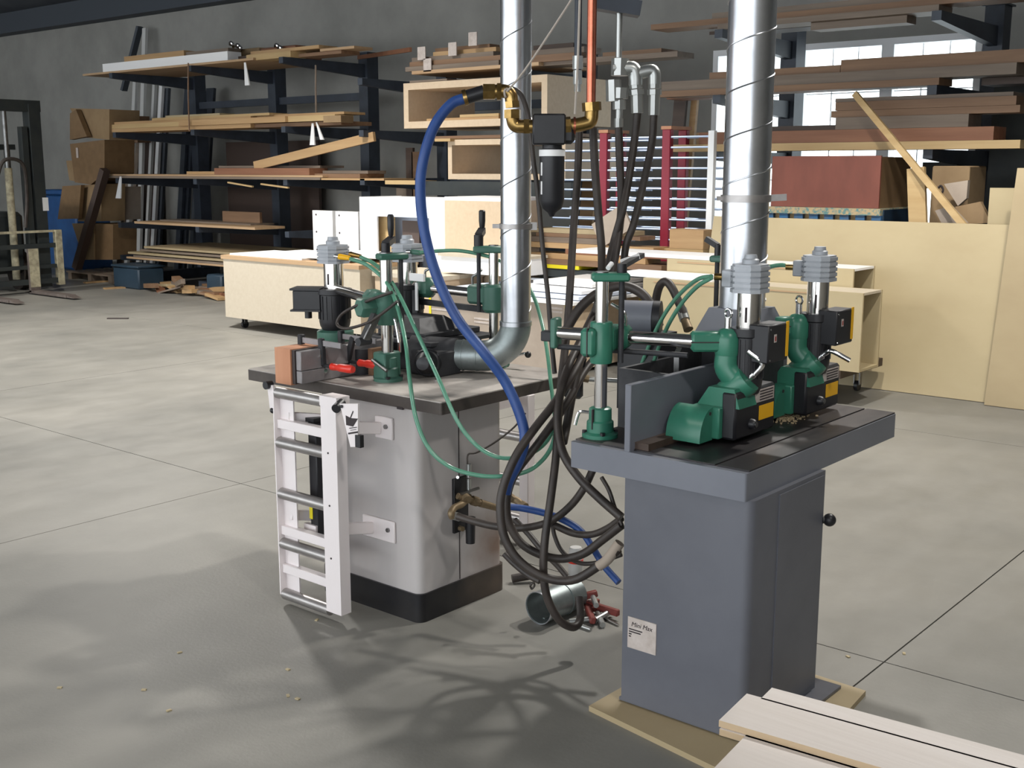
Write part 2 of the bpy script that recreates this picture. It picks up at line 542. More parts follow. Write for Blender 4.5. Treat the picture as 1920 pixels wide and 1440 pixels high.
for i in range(3):
    x0, x1 = WX[i], WX[i + 1]
    f = MB()
    t = 0.065
    f.box(x0, WY - 0.03, WZ0, x0 + t, WY + 0.12, WZ1).box(x1 - t, WY - 0.03, WZ0, x1, WY + 0.12, WZ1)
    f.box(x0 + t, WY - 0.03, WZ0, x1 - t, WY + 0.12, WZ0 + t).box(x0 + t, WY - 0.03, WZ1 - t, x1 - t, WY + 0.12, WZ1)
    w = f.build('window_%d' % (i + 1), 'frame', kind='structure')
    gx = [x0 + t + (x1 - x0 - 2 * t) * k / 3 for k in range(4)]
    gz = [WZ0 + t + (WZ1 - WZ0 - 2 * t) * k / 4 for k in range(5)]
    for k in (1, 2): MB().box(gx[k] - 0.005, WY + 0.045, gz[0], gx[k] + 0.005, WY + 0.07, gz[4]).build('muntin', 'frame', w)
    for k in (1, 2, 3): MB().box(gx[0], WY + 0.042, gz[k] - 0.005, gx[3], WY + 0.068, gz[k] + 0.005).build('muntin', 'frame', w)
    for a in range(3):
        for b in range(4):
            MB().box(gx[a], WY + 0.052, gz[b], gx[a + 1], WY + 0.058, gz[b + 1]).build('pane', gm, w)

# ================================================================== cantilever lumber racks
TIP, COLY = 9.62, 11.0
def rack(label, cols, tiers, top, tips=None):
    r = thing('cantilever_rack', label, 'lumber rack', ((cols[0] + cols[-1]) / 2, COLY, 0))
    for X in cols:
        m = MB().box(X - 0.085, COLY, 0, X + 0.085, COLY + 0.2, top)
        c = m.build('column', 'rack', r)
        MB().box(X - 0.1, TIP + 0.05, 0, X + 0.1, COLY + 0.3, 0.14).build('foot', 'rack', r)
        MB().box(X - 0.11, COLY - 0.02, top, X + 0.11, COLY + 0.22, top + 0.015).build('cap_plate', 'rack', r)
        for z in tiers:
            MB().prism([(TIP, z), (COLY, z), (COLY, z - 0.17), (TIP, z - 0.075)], (X - 0.04, 0, 0), (0, 1, 0), (0, 0, 1), (0.08, 0, 0)).build('arm', 'rack', r)
    for z in (top - 0.55, top * 0.5, 0.35):
        MB().box(cols[0], COLY + 0.06, z - 0.05, cols[-1], COLY + 0.12, z + 0.05).build('cross_brace', 'rack', r)
    return r
LT = [0.42, 0.90, 1.555, 2.215, 3.06]
MTI = [0.9, 1.575, 2.14, 2.735]
RT = [1.85, 2.36, 2.94]
rack('dark steel cantilever lumber rack along the back wall nearest the forklift', [-15.7, -13.76, -11.83], LT, 3.2)
rack('dark steel cantilever rack behind the tall spiral duct, holding two box carcasses', [-10.4, -8.2], MTI, 3.0)
rack('dark steel cantilever rack standing in front of the bright windows', [-5.62, -3.63, -1.64], RT, 3.12)

def board(px0, px1, z, h, w, Y, m, label, group, yaw=0.0, cat='board', name='board', bev=0.0):
    x0, x1 = xat(px0, Y, z), xat(px1, Y, z)
    b = MB(rotz(((x0 + x1) / 2, Y + w / 2, 0), yaw))
    L = x1 - x0
    b.box(-L / 2, -w / 2, z, L / 2, w / 2, z + h, bev)
    return b.build(name, m, None, label, cat, group)

def pile(where, group, z0, items):
    """items: (px0, px1, dz, h, w, Y, mat, description[, yaw])"""
    for it in items:
        px0, px1, dz, h, w, Y, m, d = it[:8]
        yaw = it[8] if len(it) > 8 else 0
        board(px0, px1, z0 + dz, h, w, Y, m, d + ' ' + where, group, yaw)

G = 'lumber on the left rack'
pile('on the top tier of the left rack', G, LT[4], [
    (155, 475, 0.0, 0.028, 1.1, 9.66, 'edgewood', 'thin tan sheet lying lowest'),
    (193, 427, 0.030, 0.115, 0.22, 9.68, 'whitepanel', 'long white boxed beam'),
    (233, 345, 0.147, 0.075, 0.2, 9.72, 'pine', 'short tan plank above the white beam'),
    (345, 428, 0.147, 0.05, 0.2, 9.75, 'greyw', 'grey plank end above the white beam'),
    (462, 545, 0.0, 0.075, 0.25, 9.70, 'pine2', 'golden board beside the white beam end'),
    (470, 598, 0.077, 0.04, 0.3, 9.74, 'pine', 'thin golden strip above the golden board'),
    (560, 640, 0.0, 0.04, 0.3, 9.80, 'brownw', 'short brown offcut left of the first column'),
    (600, 664, 0.042, 0.03, 0.3, 9.78, 'edgewood', 'thin pale offcut beside the first column'),
    (430, 470, 0.03, 0.06, 0.35, 9.85, 'darkw', 'dark block end beside the white beam'),
])
b = MB(); x0, x1 = xat(430, 10.3, 3.2), xat(492, 10.3, 3.2)
b.box(x0, 10.25, 3.08, x1, 10.7, 3.30, 0.01).build('cardboard_box', 'card', None, 'brown carton sitting behind the white beam on the top tier', 'box')
b = MB(); x0, x1 = xat(494, 10.3, 3.2), xat(560, 10.3, 3.2)
b.box(x0, 10.25, 3.08, x1, 10.7, 3.285, 0.01).build('cardboard_box', 'redw', None, 'reddish carton right of the brown carton on the top tier', 'box')
for k, (px, py) in enumerate(((434, 84), (446, 88), (450, 92), (519, 88), (525, 92))):
    p = onY(px, py, 10.2)
    m = MB().tube([p + V((-0.03, 0, 0)), p + V((0, -0.01, 0.03)), p + V((0.035, 0, 0.0)), p + V((0.01, 0.02, -0.03))], 0.022, 8, 4)
    m.build('plastic_wrap', 'chrome', None, ['leftmost', 'second', 'third', 'fourth', 'rightmost'][k] + ' of five shiny wrapping scraps on the top tier cartons', 'wrapping')
pile('on the second tier of the left rack', G, LT[3], [
    (196, 470, 0.0, 0.05, 0.5, 9.64, 'pine', 'lowest long pine board'),
    (460, 640, 0.0, 0.045, 0.5, 9.70, 'brownw', 'brown board right of the lowest pine board'),
    (183, 450, 0.052, 0.06, 0.4, 9.64, 'pine2', 'long yellow pine plank protruding furthest left'),
    (335, 535, 0.052, 0.07, 0.3, 9.60, 'pine', 'thick pine plank facing the front'),
    (540, 628, 0.052, 0.07, 0.3, 9.64, 'pine2', 'short yellow plank beside the carton scrap'),
    (210, 470, 0.114, 0.035, 0.35, 9.68, 'pine', 'narrow pine strip over the yellow plank'),
    (285, 505, 0.15, 0.032, 0.3, 9.70, 'pine2', 'upper yellow strip'),
    (310, 412, 0.184, 0.026, 0.25, 9.74, 'birch', 'short pale strip lying topmost'),
    (470, 645, 0.13, 0.03, 0.35, 9.78, 'pine', 'thin pine strip lying right of the topmost'),
])
p = onY(632, 222, 9.66)
MB(rotz(p, 12)).box(-0.13, -0.1, -0.05, 0.13, 0.15, 0.03).build('carton_scrap', 'card', None, 'torn cardboard scrap at the right end of the second tier', 'cardboard')
pile('on the third tier of the left rack', G, LT[2], [
    (202, 600, 0.0, 0.03, 1.0, 9.60, 'greyw', 'long grey sheet underneath'),
    (203, 605, 0.032, 0.024, 0.9, 9.62, 'edgewood', 'long pale-edged sheet'),
    (402, 580, 0.058, 0.085, 0.3, 9.62, 'redw', 'reddish-brown thick plank'),
    (600, 720, 0.0, 0.024, 0.5, 9.62, 'pine', 'pale strip sticking out past the column'),
    (590, 675, 0.026, 0.05, 0.4, 9.70, 'brownw', 'brown offcut'),
    (410, 600, 0.145, 0.03, 0.4, 9.8, 'greyw', 'weathered strip over the reddish plank'),
    (605, 690, 0.078, 0.035, 0.3, 9.8, 'greyw', 'grey offcut at the far right'),
    (350, 410, 0.058, 0.04, 0.3, 9.66, 'pine', 'small pine end left of the reddish plank'),
])
a, b_ = onY(478, 311, 9.66), onY(702, 256, 9.72)
MB().beam(a, b_, 0.04, 0.11).build('plank', 'pine', None, 'loose plank sloping up to the right above the third tier', 'plank')
a, b_ = onY(428, 342, 9.58), onY(474, 350, 9.6)
MB().beam(a, b_, 0.03, 0.02).build('batten', 'pine2', None, 'left of two pale sticks poking out below the third tier', 'stick')
a, b_ = onY(490, 345, 9.58), onY(541, 352, 9.6)
MB().beam(a, b_, 0.03, 0.02).build('batten', 'pine2', None, 'right of two pale sticks poking out below the third tier', 'stick')
pile('on the fourth tier of the left rack', G, LT[1], [
    (252, 478, 0.0, 0.032, 0.5, 9.62, 'edgewood', 'single thin board'),
    (300, 470, 0.033, 0.02, 0.4, 9.9, 'greyw', 'grey strip behind the single thin board'),
])
pile('on the lowest tier of the left rack', G, LT[0], [
    (250, 530, 0.0, 0.03, 1.2, 9.5, 'greyw', 'bottom wide sheet'),
    (240, 535, 0.045, 0.028, 1.2, 9.5, 'birch2', 'second wide sheet'),
    (262, 560, 0.09, 0.028, 1.15, 9.55, 'greyw', 'third wide sheet'),
    (270, 580, 0.135, 0.028, 1.15, 9.58, 'birch2', 'uppermost wide sheet'),
])
MB().box(xat(232, 9.45, .3), 9.5, 0.394, xat(470, 9.45, .3), 9.56, 0.4195).build('board', 'edgewood', None, 'narrow pale board right under the lowest tier sheets', 'board', G)
# paper tags and ropes
for (p0, p1, w, l, ty) in (((459, 117), (463, 160), 0.09, 'white paper tag hanging below the golden board', 9.69),
                       ((586, 231), (585, 272), 0.09, 'left of two white paper tags under the second tier', 9.69),
                       ((593, 229), (603, 262), 0.06, 'right of two white paper tags under the second tier', 9.685),
                       ((226, 331), (221, 372), 0.13, 'shiny folded sheet hanging by the leaning brown post', 9.6)):
    a, b_ = onY(p0[0], p0[1], ty), onY(p1[0], p1[1], ty - .02)
    m = MB(); d = (b_ - a); s = V((w / 2, 0, 0))
    m.add([a - s * .4, a + s * .4, b_ + s, b_ - s, a - s * .4 + V((0, .006, 0)), a + s * .4 + V((0, .006, 0)), b_ + s + V((0, .02, 0)), b_ - s + V((0, .02, 0))],
          [(0, 1, 2, 3), (4, 5, 6, 7), (0, 1, 5, 4), (1, 2, 6, 5), (2, 3, 7, 6), (3, 0, 4, 7)])
    m.build('paper_tag', 'whitepanel', None, l, 'tag')
MB().tube([onY(353, 118, 9.57), onY(353, 180, 9.58), onY(355, 246, 9.57)], 0.011, 6, 3).build('rope', 'brownw', None, 'thin brown cord hanging down between the top two tiers', 'rope')
MB().tube([onY(592, 122, 9.79), onY(592, 170, 9.79), onY(593, 212, 9.79)], 0.012, 6, 3).build('rope', 'greyw', None, 'grey rope hanging left of the first column', 'rope')

# stored stock on end against the back wall
n = 0
for (px, y0, y1, wd, m, l) in ((249, 150, 195, .09, 'tubewhite', 'pale tube left of the white pair'), (272, 52, 205, .10, 'tubewhite', 'tall white tube'), (285, 150, 215, .07, 'tubewhite', 'short white tube beside the tall one'),
                          (297, 160, 448, .09, 'whitepanel', 'white trim standing full height'), (306, 165, 445, .16, 'beam', 'dark strip right of the white trim'),
                          (345, 165, 460, .12, 'rack', 'left of four dark bars'), (357, 165, 455, .1, 'rack', 'second of four dark bars'), (371, 170, 450, .1, 'beam', 'third of four dark bars'), (388, 165, 450, .2, 'rack', 'widest of four dark bars'),
                          (236, 260, 430, .14, 'greyw', 'weathered plank'), (252, 250, 470, .12, 'greyw', 'narrow weathered plank'), (276, 255, 445, .5, 'dpanel', 'wide brown panel')):
    n += 1
    Y = 11.35 + (n % 4) * .065 if wd < .4 else 11.66
    zt, p = zat(y0, xat(px, Y, 2), Y), xat(px, Y, 2)
    zt = min(zt, 4.1)
    MB().beam((p, Y - (0.25 if wd < .4 else 0), 0.02), (p + 0.02, Y + (0.12 if wd < .4 else .05), zt), wd, 0.05, up=(0, 1, 0)).build('upright_stock', m, None, l + ' upright on the wall behind the left rack', 'stock')
p0, p1 = onY(232, 170, 11.5), onY(262, 50, 11.6)
MB().beam(p0, p1, 0.12, 0.05).build('upright_stock', 'beam', None, 'dark slanting bar left of the tall white tube', 'stock')
MB().box(xat(222, 11.2, 2.3), 11.15, 2.12, xat(262, 11.2, 2.3), 11.4, 2.55).build('panel', 'brownw', None, 'square brown panel peeping over the second tier', 'panel')
MB().box(xat(430, 11.5, .8), 11.5, 0.0, xat(600, 11.5, .8), 11.55, 2.1).build('panel', 'dpanel', None, 'large dark brown panel standing behind the third tier', 'panel')
MB().box(xat(420, 10.15, 1.1), 10.12, .954, xat(490, 10.15, 1.1), 10.16, 1.10).build('panel', 'brownw', None, 'small tan offcut panel behind the fourth tier', 'panel')

# cartons and panels stacked at the far left end
Y = 9.9
def pslab(pts, Y, th, m, label, cat='carton', name='carton', dy=0.0):
    q = [onY(a, b, Y + (dy if i >= 2 else 0)) for i, (a, b) in enumerate(pts)]
    e = V((0.0, th, 0))
    n = len(q)
    m_ = MB().add(q + [k + e for k in q], [tuple(range(n)), tuple(range(n, 2 * n))] + [(i, (i + 1) % n, n + (i + 1) % n, n + i) for i in range(n)])
    return m_.build(name, m, None, label, cat)
pslab([(131, 203), (205, 205), (205, 262), (162, 258)], 9.6, 0.5, 'card', 'large open carton at the top of the carton pile')
pslab([(131, 213), (142, 205), (163, 256), (131, 262)], 9.5, 0.08, 'mdfbrown', 'folded flap leaning on the topmost carton')
pslab([(131, 270), (196, 262), (196, 325), (170, 346), (140, 342)], 9.6, 0.5, 'mdfbrown', 'carton with a white printed mark below the topmost carton')
MB().box(*(onY(142, 277, 9.585)), *(onY(148, 296, 9.595))).build('print_mark', 'paper', None, 'small white printed mark on a carton', 'label')
pslab([(124, 301), (137, 301), (143, 340), (130, 338)], 9.62, 0.3, 'card', 'narrow carton sticking out left of the marked carton')
pslab([(117, 349), (152, 347), (147, 410), (108, 411)], 9.5, 0.06, 'mdfbrown', 'square brown panel with a pale rim leaning left', 'panel', 'framed_panel')
pslab([(154, 347), (190, 345), (190, 415), (146, 415)], 9.62, 0.4, 'card', 'tan carton behind the rimmed panel')
pslab([(190, 352), (232, 350), (232, 412), (192, 414)], 10.06, 0.3, 'cardgrey', 'greyish carton right of the leaning brown post')
pslab([(135, 419), (176, 419), (176, 487), (157, 487)], 9.6, 0.35, 'card', 'lower tan carton with a torn left side')
pslab([(176, 419), (212, 421), (212, 487), (176, 487)], 9.62, 0.4, 'mdfbrown', 'lower brown carton standing on the pallet')
a, b_ = onY(144, 503, 9.4), onY(197, 318, 9.5)
MB().beam(a, b_, 0.12, 0.1).build('leaning_post', 'dpanel', None, 'dark brown post leaning against the cartons', 'post')
pl = thing('pallet', 'wooden pallet under the brown cartons', 'pallet', onY(180, 492, 9.6))
for k in range(5): MB().box(xat(130, 9.5, .1), 9.45 + k * 0.16, 0.10, xat(215, 9.5, .1), 9.55 + k * 0.16, 0.125).build('deck_board', 'greyw', pl)
for k in range(3):
    x = xat(130, 9.5, .1) + 0.05 + k * (xat(215, 9.5, .1) - xat(130, 9.5, .1) - 0.15) / 2
    MB().box(x, 9.45, 0, x + 0.1, 10.2, 0.10).build('runner', 'greyw', pl)
bb = thing('blue_crate', 'big blue plastic bin beside the forklift', 'bin', onZ(118, 505, 0))
x0, x1 = xat(92, 10.4, .5), xat(150, 10.4, .5)
MB().box(x0, 10.35, 0, x1, 11.0, 1.25, 0.03).build('body', 'bluebin', bb)
MB().box(x0 - .03, 10.32, 1.25, x1 + .03, 11.03, 1.34, 0.02).build('rim', 'bluebin', bb)
tb_ = thing('tote_bin', 'low teal blue bin full of offcuts under the lowest tier', 'bin', onZ(232, 518, 0))
x0, x1 = xat(214, 9.22, .2), xat(262, 9.22, .2)
MB().box(x0, 9.2, 0, x1, 9.62, 0.3, 0.02).build('body', 'tealbin', tb_)
MB().box(x0 - .02, 9.18, 0.3, x1 + .02, 9.64, 0.335, 0.01).build('rim', 'tealbin', tb_)
tb2 = MB().box(xat(392, 9.5, .2), 9.45, 0, xat(420, 9.5, .2), 9.66, 0.28, 0.02).build('tote_bin', 'tealbin', None, 'small teal bin half hidden by the long cream cabinet', 'bin')
rnd = random.Random(3)
for k in range(26):
    px = 268 + rnd.random() * 140; py = 520 - rnd.random() * 10
    oy = 9.1 + rnd.random() * 0.45
    ox = xat(px, oy, .08)
    zz = 0.005 + 0.16 * (k / 26) * max(0.2, 1 - abs(px - 335) / 80)
    ln = 0.18 + 0.4 * rnd.random(); wd = 0.05 + 0.12 * rnd.random(); th = 0.02 + 0.05 * rnd.random()
    xf = Matrix.Translation((ox, oy, zz)) @ Matrix.Rotation(rnd.uniform(-.5, .5), 4, 'Z') @ Matrix.Rotation(rnd.uniform(-.25, .25), 4, 'Y')
    om = rnd.choice(['pine', 'brownw', 'redw', 'birch', 'greyw'])
    MB(xf).box(-ln / 2, -wd / 2, 0, ln / 2, wd / 2, th).build('wood_offcut', om, None,
        {'pine': 'yellowish', 'brownw': 'brown', 'redw': 'reddish', 'birch': 'pale', 'greyw': 'grey weathered'}[om] + ' wood offcut in the scrap heap under the lowest tier', 'offcut', 'scrap heap of offcuts')
for k, (p0, p1) in enumerate((((158, 530), (250, 524)), ((195, 541), (330, 533)))):
    a, b_ = onZ(*p0, 0.01), onZ(*p1, 0.01)
    MB().beam(a, b_, 0.1, 0.02).build('lath', 'pine', None, ['pale lath on the floor nearer the pallet', 'pale lath on the floor nearer the aisle'][k], 'lath')
p = onZ(221, 598, 0)
MB(rotz(p, 40)).box(-.12, -.02, 0, .12, .02, .012).build('floor_cover_plate', 'darkblock', None, 'small dark strip lying alone on the open floor', 'strip')

# ---- middle rack contents
G2 = 'lumber on the middle rack'
pile('on the top tier of the middle rack', G2, MTI[3], [
    (772, 1010, 0.0, 0.035, 0.9, 9.62, 'edgewood', 'thin pale sheet under the bundle'),
    (760, 935, 0.037, 0.05, 0.3, 9.64, 'greyw', 'grey board low in the bundle'),
    (768, 940, 0.09, 0.05, 0.3, 9.66, 'brownw', 'brown board in the middle of the bundle'),
    (772, 925, 0.142, 0.045, 0.3, 9.68, 'greyw', 'weathered board above the brown one'),
    (812, 930, 0.19, 0.045, 0.3, 9.72, 'pine', 'taped pine board'),
    (816, 918, 0.238, 0.04, 0.25, 9.76, 'brownw', 'upper brown board with paper tape'),
    (992, 1085, 0.037, 0.07, 0.3, 9.66, 'brownw', 'brown board right of the spiral duct'),
    (1000, 1270, 0.0, 0.05, 0.3, 9.70, 'greyw', 'long grey board reaching past the copper pipe'),
    (992, 1095, 0.11, 0.06, 0.3, 9.75, 'greyw', 'weathered board right of the spiral duct'),
    (1000, 1075, 0.172, 0.05, 0.3, 9.8, 'darkw', 'dark board ends right of the spiral duct'),
    (1130, 1240, 0.052, 0.04, 0.3, 9.74, 'brownw', 'short brown strip behind the hydraulic fittings'),
])
a, b_ = onY(672, 108, 10.9), onY(770, 93, 9.9)
MB().beam(a, b_, 0.03, 0.05).build('board', 'redw', None, 'long reddish board bridging the left and middle racks', 'board', G2)
for k, (px, py) in enumerate(((790, 100), (848, 92), (801, 122), (886, 73))):
    p = onY(px, py, 9.62)
    MB().box(p.x - .06, p.y, p.z - .07, p.x + .06, p.y + .012, p.z + .07).build('paper_tape', 'paper', None, ['left', 'middle', 'lowest', 'upper right'][k] + ' white paper wrapper around the board bundle', 'wrapper')
def carcass(name, label, x0, x1, z0, z1, y0, y1, t, m, parts=()):
    c = thing(name, label, 'cabinet carcass', ((x0 + x1) / 2, y0, z0))
    MB().box(x0, y0, z0, x1, y1, z0 + t).build('bottom_panel', m, c)
    MB().box(x0, y0, z1 - t, x1, y1, z1).build('top_panel', m, c)
    MB().box(x0, y0, z0 + t, x0 + t, y1, z1 - t).build('side_panel', m, c)
    MB().box(x1 - t, y0, z0 + t, x1, y1, z1 - t).build('side_panel', m, c)
    return c
z0 = MTI[2] + .002
cx = carcass('box_carcass', 'open birch box carcass lying on the middle rack behind the blue hose', xat(757, 9.62, 2.4), xat(1026, 9.62, 2.4), z0, z0 + 0.50, 9.62, 10.75, 0.075, 'mdf')
MB().box(xat(1026, 9.62, 2.4) - .2, 9.8, z0 + .075, xat(1026, 9.62, 2.4) - .08, 10.7, z0 + .42).build('divider', 'mdf', cx)
board(800, 935, z0 + 0.077, 0.03, 0.3, 9.75, 'pine', 'lower strip lying inside the upper open box carcass', G2)
board(862, 935, z0 + 0.109, 0.03, 0.25, 9.75, 'pine2', 'upper strip lying inside the upper open box carcass', G2)
board(768, 838, MTI[2] + 0.51, 0.02, 0.3, 9.66, 'greyw', 'thin strip lying on the upper open box carcass', G2)
z0 = MTI[1] + .002
x0, x1 = xat(840, 9.62, 1.8), xat(1060, 9.62, 1.8)
cx = carcass('box_carcass', 'smaller open birch box carcass below the larger one', x0, x1, z0, z0 + 0.43, 9.62, 10.6, 0.06, 'mdf')
MB().box(xat(805, 9.7, 1.8), 9.72, z0 + 0.44, x1, 10.3, z0 + 0.475).build('board', 'brownw', None, 'thin brown board on top of the smaller box carcass', 'board', G2)
board(815, 844, z0 + 0.412, 0.03, 0.2, 9.55, 'pine2', 'short yellow stick end beside the smaller box carcass', G2)
board(798, 1070, MTI[1] - 0.175, 0.155, 0.08, 9.56, 'forkdark', 'deep black beam along the front of the middle rack', G2)
board(722, 790, MTI[1] - 0.06, 0.045, 0.25, 9.5, 'pine2', 'yellow stick reaching over from the left rack', G2)
for (px, w, m, zt, l) in ((768, .12, 'darkw', 1.95, 'dark upright plank behind the blue hose'), (783, .2, 'brownw', 1.9, 'brown upright panel behind the blue hose'), (752, .18, 'greyw', 1.45, 'short grey upright board left of the blue hose')):
    x = xat(px, 10.6, 1.5)
    MB().box(x - w / 2, 10.6, 0, x + w / 2, 10.64, zt).build('upright_board', m, None, l, 'board')

# ---- right rack contents
G3 = 'lumber on the right rack'
pile('on the top tier of the right rack', G3, RT[2], [
    (1345, 1760, 0.0, 0.05, 0.3, 9.64, 'greyw', 'lower long grey plank'),
    (1220, 1930, 0.052, 0.05, 0.3, 9.66, 'brownw', 'long brown plank'),
    (1335, 1835, 0.104, 0.05, 0.3, 9.68, 'greyw', 'weathered plank'),
    (1700, 1990, 0.156, 0.06, 0.3, 9.7, 'darkw', 'dark plank at the right'),
    (1520, 1700, -0.062, 0.06, 0.2, 9.72, 'greyw', 'grey stick hanging low'),
    (1330, 1560, 0.0, 0.03, 0.3, 9.97, 'darkw', 'dark strip at the back'),
])
pile('on the second tier of the right rack', G3, RT[1], [
    (1236, 1760, 0.0, 0.055, 0.3, 9.60, 'brownw', 'lowest brown beam'),
    (1240, 1905, 0.057, 0.085, 0.3, 9.62, 'greyw', 'long greyish beam'),
    (1330, 1575, 0.144, 0.06, 0.3, 9.64, 'brownw', 'short brown beam resting at the left'),
    (1576, 1990, 0.144, 0.10, 0.3, 9.64, 'brownw', 'thick brown beam resting at the right'),
    (1840, 1990, 0.0, 0.055, 0.3, 9.9, 'darkw', 'dark beam end'),
    (1250, 1400, 0.0, 0.09, 0.3, 9.95, 'redw', 'reddish beam at the back left'),
])
pile('on the third tier of the right rack', G3, RT[0], [
    (1248, 1912, 0.0, 0.065, 0.3, 9.56, 'pine2', 'long yellow beam'),
    (1310, 1862, 0.067, 0.105, 0.3, 9.58, 'redw', 'long reddish beam'),
    (1440, 1570, 0.174, 0.04, 0.3, 9.62, 'darkw', 'dark strip left of the short stack'),
    (1566, 1815, 0.174, 0.10, 0.3, 9.60, 'greyw', 'greyish beam lowest in the short stack'),
    (1558, 1912, 0.276, 0.055, 0.3, 9.62, 'brownw', 'brown beam midway in the short stack'),
    (1566, 1905, 0.333, 0.07, 0.3, 9.62, 'brownw', 'wide brown beam high in the short stack'),
    (1566, 1900, 0.405, 0.03, 0.3, 9.64, 'greyw', 'thin grey board topping the short stack'),
    (1305, 1385, 0.067, 0.12, 0.4, 9.95, 'card', 'tan block behind the left end'),
])
# ================================================================== forklift at the far left
fk = thing('forklift', 'dark forklift with worn cream carriage and lowered forks at the left', 'forklift', (-15.6, 7.6, 0))
FX = -15.25
for z, h, m in ((0.13, .07, 'forkdark'), (0.34, .05, 'forkdark'), (0.62, .06, 'forkdark')):
    MB().box(FX - .06, 6.6, z, FX, 8.42, z + h).build('carriage_bar', m, fk)
MB().box(FX - .05, 6.6, 0.83, FX, 8.42, 0.86).build('carriage_bar', 'cream2', fk)
MB().box(FX - .06, 8.34, .1, FX + .02, 8.43, .86).build('end_plate', 'cream2', fk)
for y in (7.2, 7.98):
    s_ = MB().box(FX, y - .07, .03, FX + .05, y + .07, .62).box(FX, y - .07, .02, FX + .95, y + .07, .055)
    s_.prism([(FX + .95, .02), (FX + 1.12, .02), (FX + .95, .055)], (0, y - .06, 0), (1, 0, 0), (0, 0, 1), (0, .12, 0))
    f_ = s_.build('fork', 'forksteel', fk)
    MB().box(FX + .05, y - .07, .10, FX + .056, y + .07, .62).build('worn_paint', 'cream2', f_)
YR = onX(68, 350, FX - .2).y
for y in (YR - .95, YR):
    MB().box(FX - .28, y - .08, .08, FX - .1, y + .08, 2.55).build('mast_rail', 'forkdark', fk)
    MB().box(FX - .24, y - .19, .1, FX - .12, y - .11, 2.25).build('inner_rail', 'forkdark', fk)
MB().box(FX - .28, YR - 1.1, 2.45, FX - .12, YR + .1, 2.6).build('mast_crossbar', 'forkdark', fk)
MB().cyl((FX - .2, YR - .38, .2), (FX - .2, YR - .38, 1.7), .05).build('lift_cylinder', 'cream2', fk)
MB().cyl((FX - .2, YR - .38, 1.7), (FX - .2, YR - .38, 2.45), .03).build('piston_rod', 'steel', fk)
MB().tube([(FX - .1, YR - .6, 1.55), (FX - .05, YR - .5, 1.8), (FX - .05, YR - .25, 1.75), (FX - .1, YR - .2, 1.3), (FX - .1, YR - .25, .9)], .025, 8).build('hydraulic_hose', 'rubber', fk)
MB().box(FX - 2.2, YR - 1.0, .25, FX - .5, YR - .05, 1.1, .06).build('chassis', 'forkdark', fk)
MB().box(FX - 2.2, YR - 1.0, 1.95, FX - .6, YR - .05, 2.02).build('overhead_guard', 'forkdark', fk)
for x in (FX - 2.1, FX - .75):
    for y in (YR - .95, YR - .1): MB().beam((x, y, 1.1), (x, y, 1.95), .06, .06).build('guard_post', 'forkdark', fk)
for x in (FX - 1.9, FX - .75):
    for y in (YR - 1.08, YR - .12): MB().lathe((x, y, .27), (0, 1, 0), [(.15, 0), (.27, .02), (.27, .14), (.15, .16)], 24).build('wheel', 'rubber', fk)
MB().box(FX - .1, YR + .02, 1.12, FX - .09, YR + .1, 1.3).build('paper_tag', 'whitepanel', fk)

# ================================================================== cabinets on wheels and cartons in the middle distance
def caster(parent, x, y, zt):
    c = MB().box(x - .03, y - .03, zt - .02, x + .03, y + .03, zt).build('caster', 'steel', parent)
    MB().cyl((x - .015, y, .04), (x + .015, y, .04), .04, n=16).build('caster_wheel', 'black', c)
    MB().box(x - .026, y - .02, .05, x - .018, y + .02, zt - .02).box(x + .018, y - .02, .05, x + .026, y + .02, zt - .02).build('caster_fork', 'steel', c)
Y0 = 7.58
xa0, xa1 = xat(418, Y0, .4), xat(676, Y0, .4)
ca = thing('rolling_cabinet', 'long cream cabinet carcass lying on casters left of the white shaper', 'cabinet', ((xa0 + xa1) / 2, Y0, 0))
MB().box(xa0 + .03, Y0, .12, xa1, Y0 + .018, .745).build('side_panel', 'cream', ca)
MB().box(xa0, Y0 - .01, .745, xa1, Y0 + .8, .785).build('edge_frame', 'edgewood', ca)
MB().box(xa0 + .03, Y0 + .018, .12, xa0 + .05, Y0 + .78, .745).build('end_panel', 'cream', ca)
MB().box(xa1 - .02, Y0 + .018, .12, xa1, Y0 + .78, .745).build('end_panel', 'cream', ca)
MB().box(xa0 + .05, Y0 + .76, .12, xa1 - .02, Y0 + .78, .745).build('side_panel', 'cream', ca)
MB().box(xa0 + .05, Y0 + .018, .12, xa1 - .02, Y0 + .76, .14).build('bottom_panel', 'cream', ca)
for x in (xa0 + .2, xa1 - .2):
    for y in (Y0 + .12, Y0 + .66): caster(ca, x, y, .12)
for k, (a, b, dy, z, m) in enumerate(((425, 560, .04, .787, 'whitepanel'), (470, 640, .12, .807, 'whitepanel'), (560, 675, .3, .827, 'whitepanel'))):
    MB().box(xat(a, Y0, .8), Y0 + dy, z, xat(b, Y0, .8), Y0 + dy + .6, z + .018).build('panel', m, None,
        ['lowest', 'middle', 'topmost'][k] + ' white panel lying flat on the long cream cabinet', 'panel', 'white panels on the cream cabinet')
xb1 = xat(800, Y0, .5)
cb = thing('rolling_cabinet', 'second cream cabinet hidden behind the white shaper spindle motors', 'cabinet', ((xa1 + xb1) / 2, Y0 + .15, 0))
MB().box(xa1 + .05, Y0 + .15, .12, xb1, Y0 + .17, .68).build('side_panel', 'mdf', cb)
MB().box(xa1 + .03, Y0 + .13, .68, xb1 + .02, Y0 + .79, .72).build('edge_frame', 'cream', cb)
MB().box(xa1 + .05, Y0 + .17, .12, xb1, Y0 + .77, .14).build('bottom_panel', 'mdf', cb)
MB().box(xa1 + .05, Y0 + .17, .14, xa1 + .07, Y0 + .77, .68).build('end_panel', 'mdf', cb)
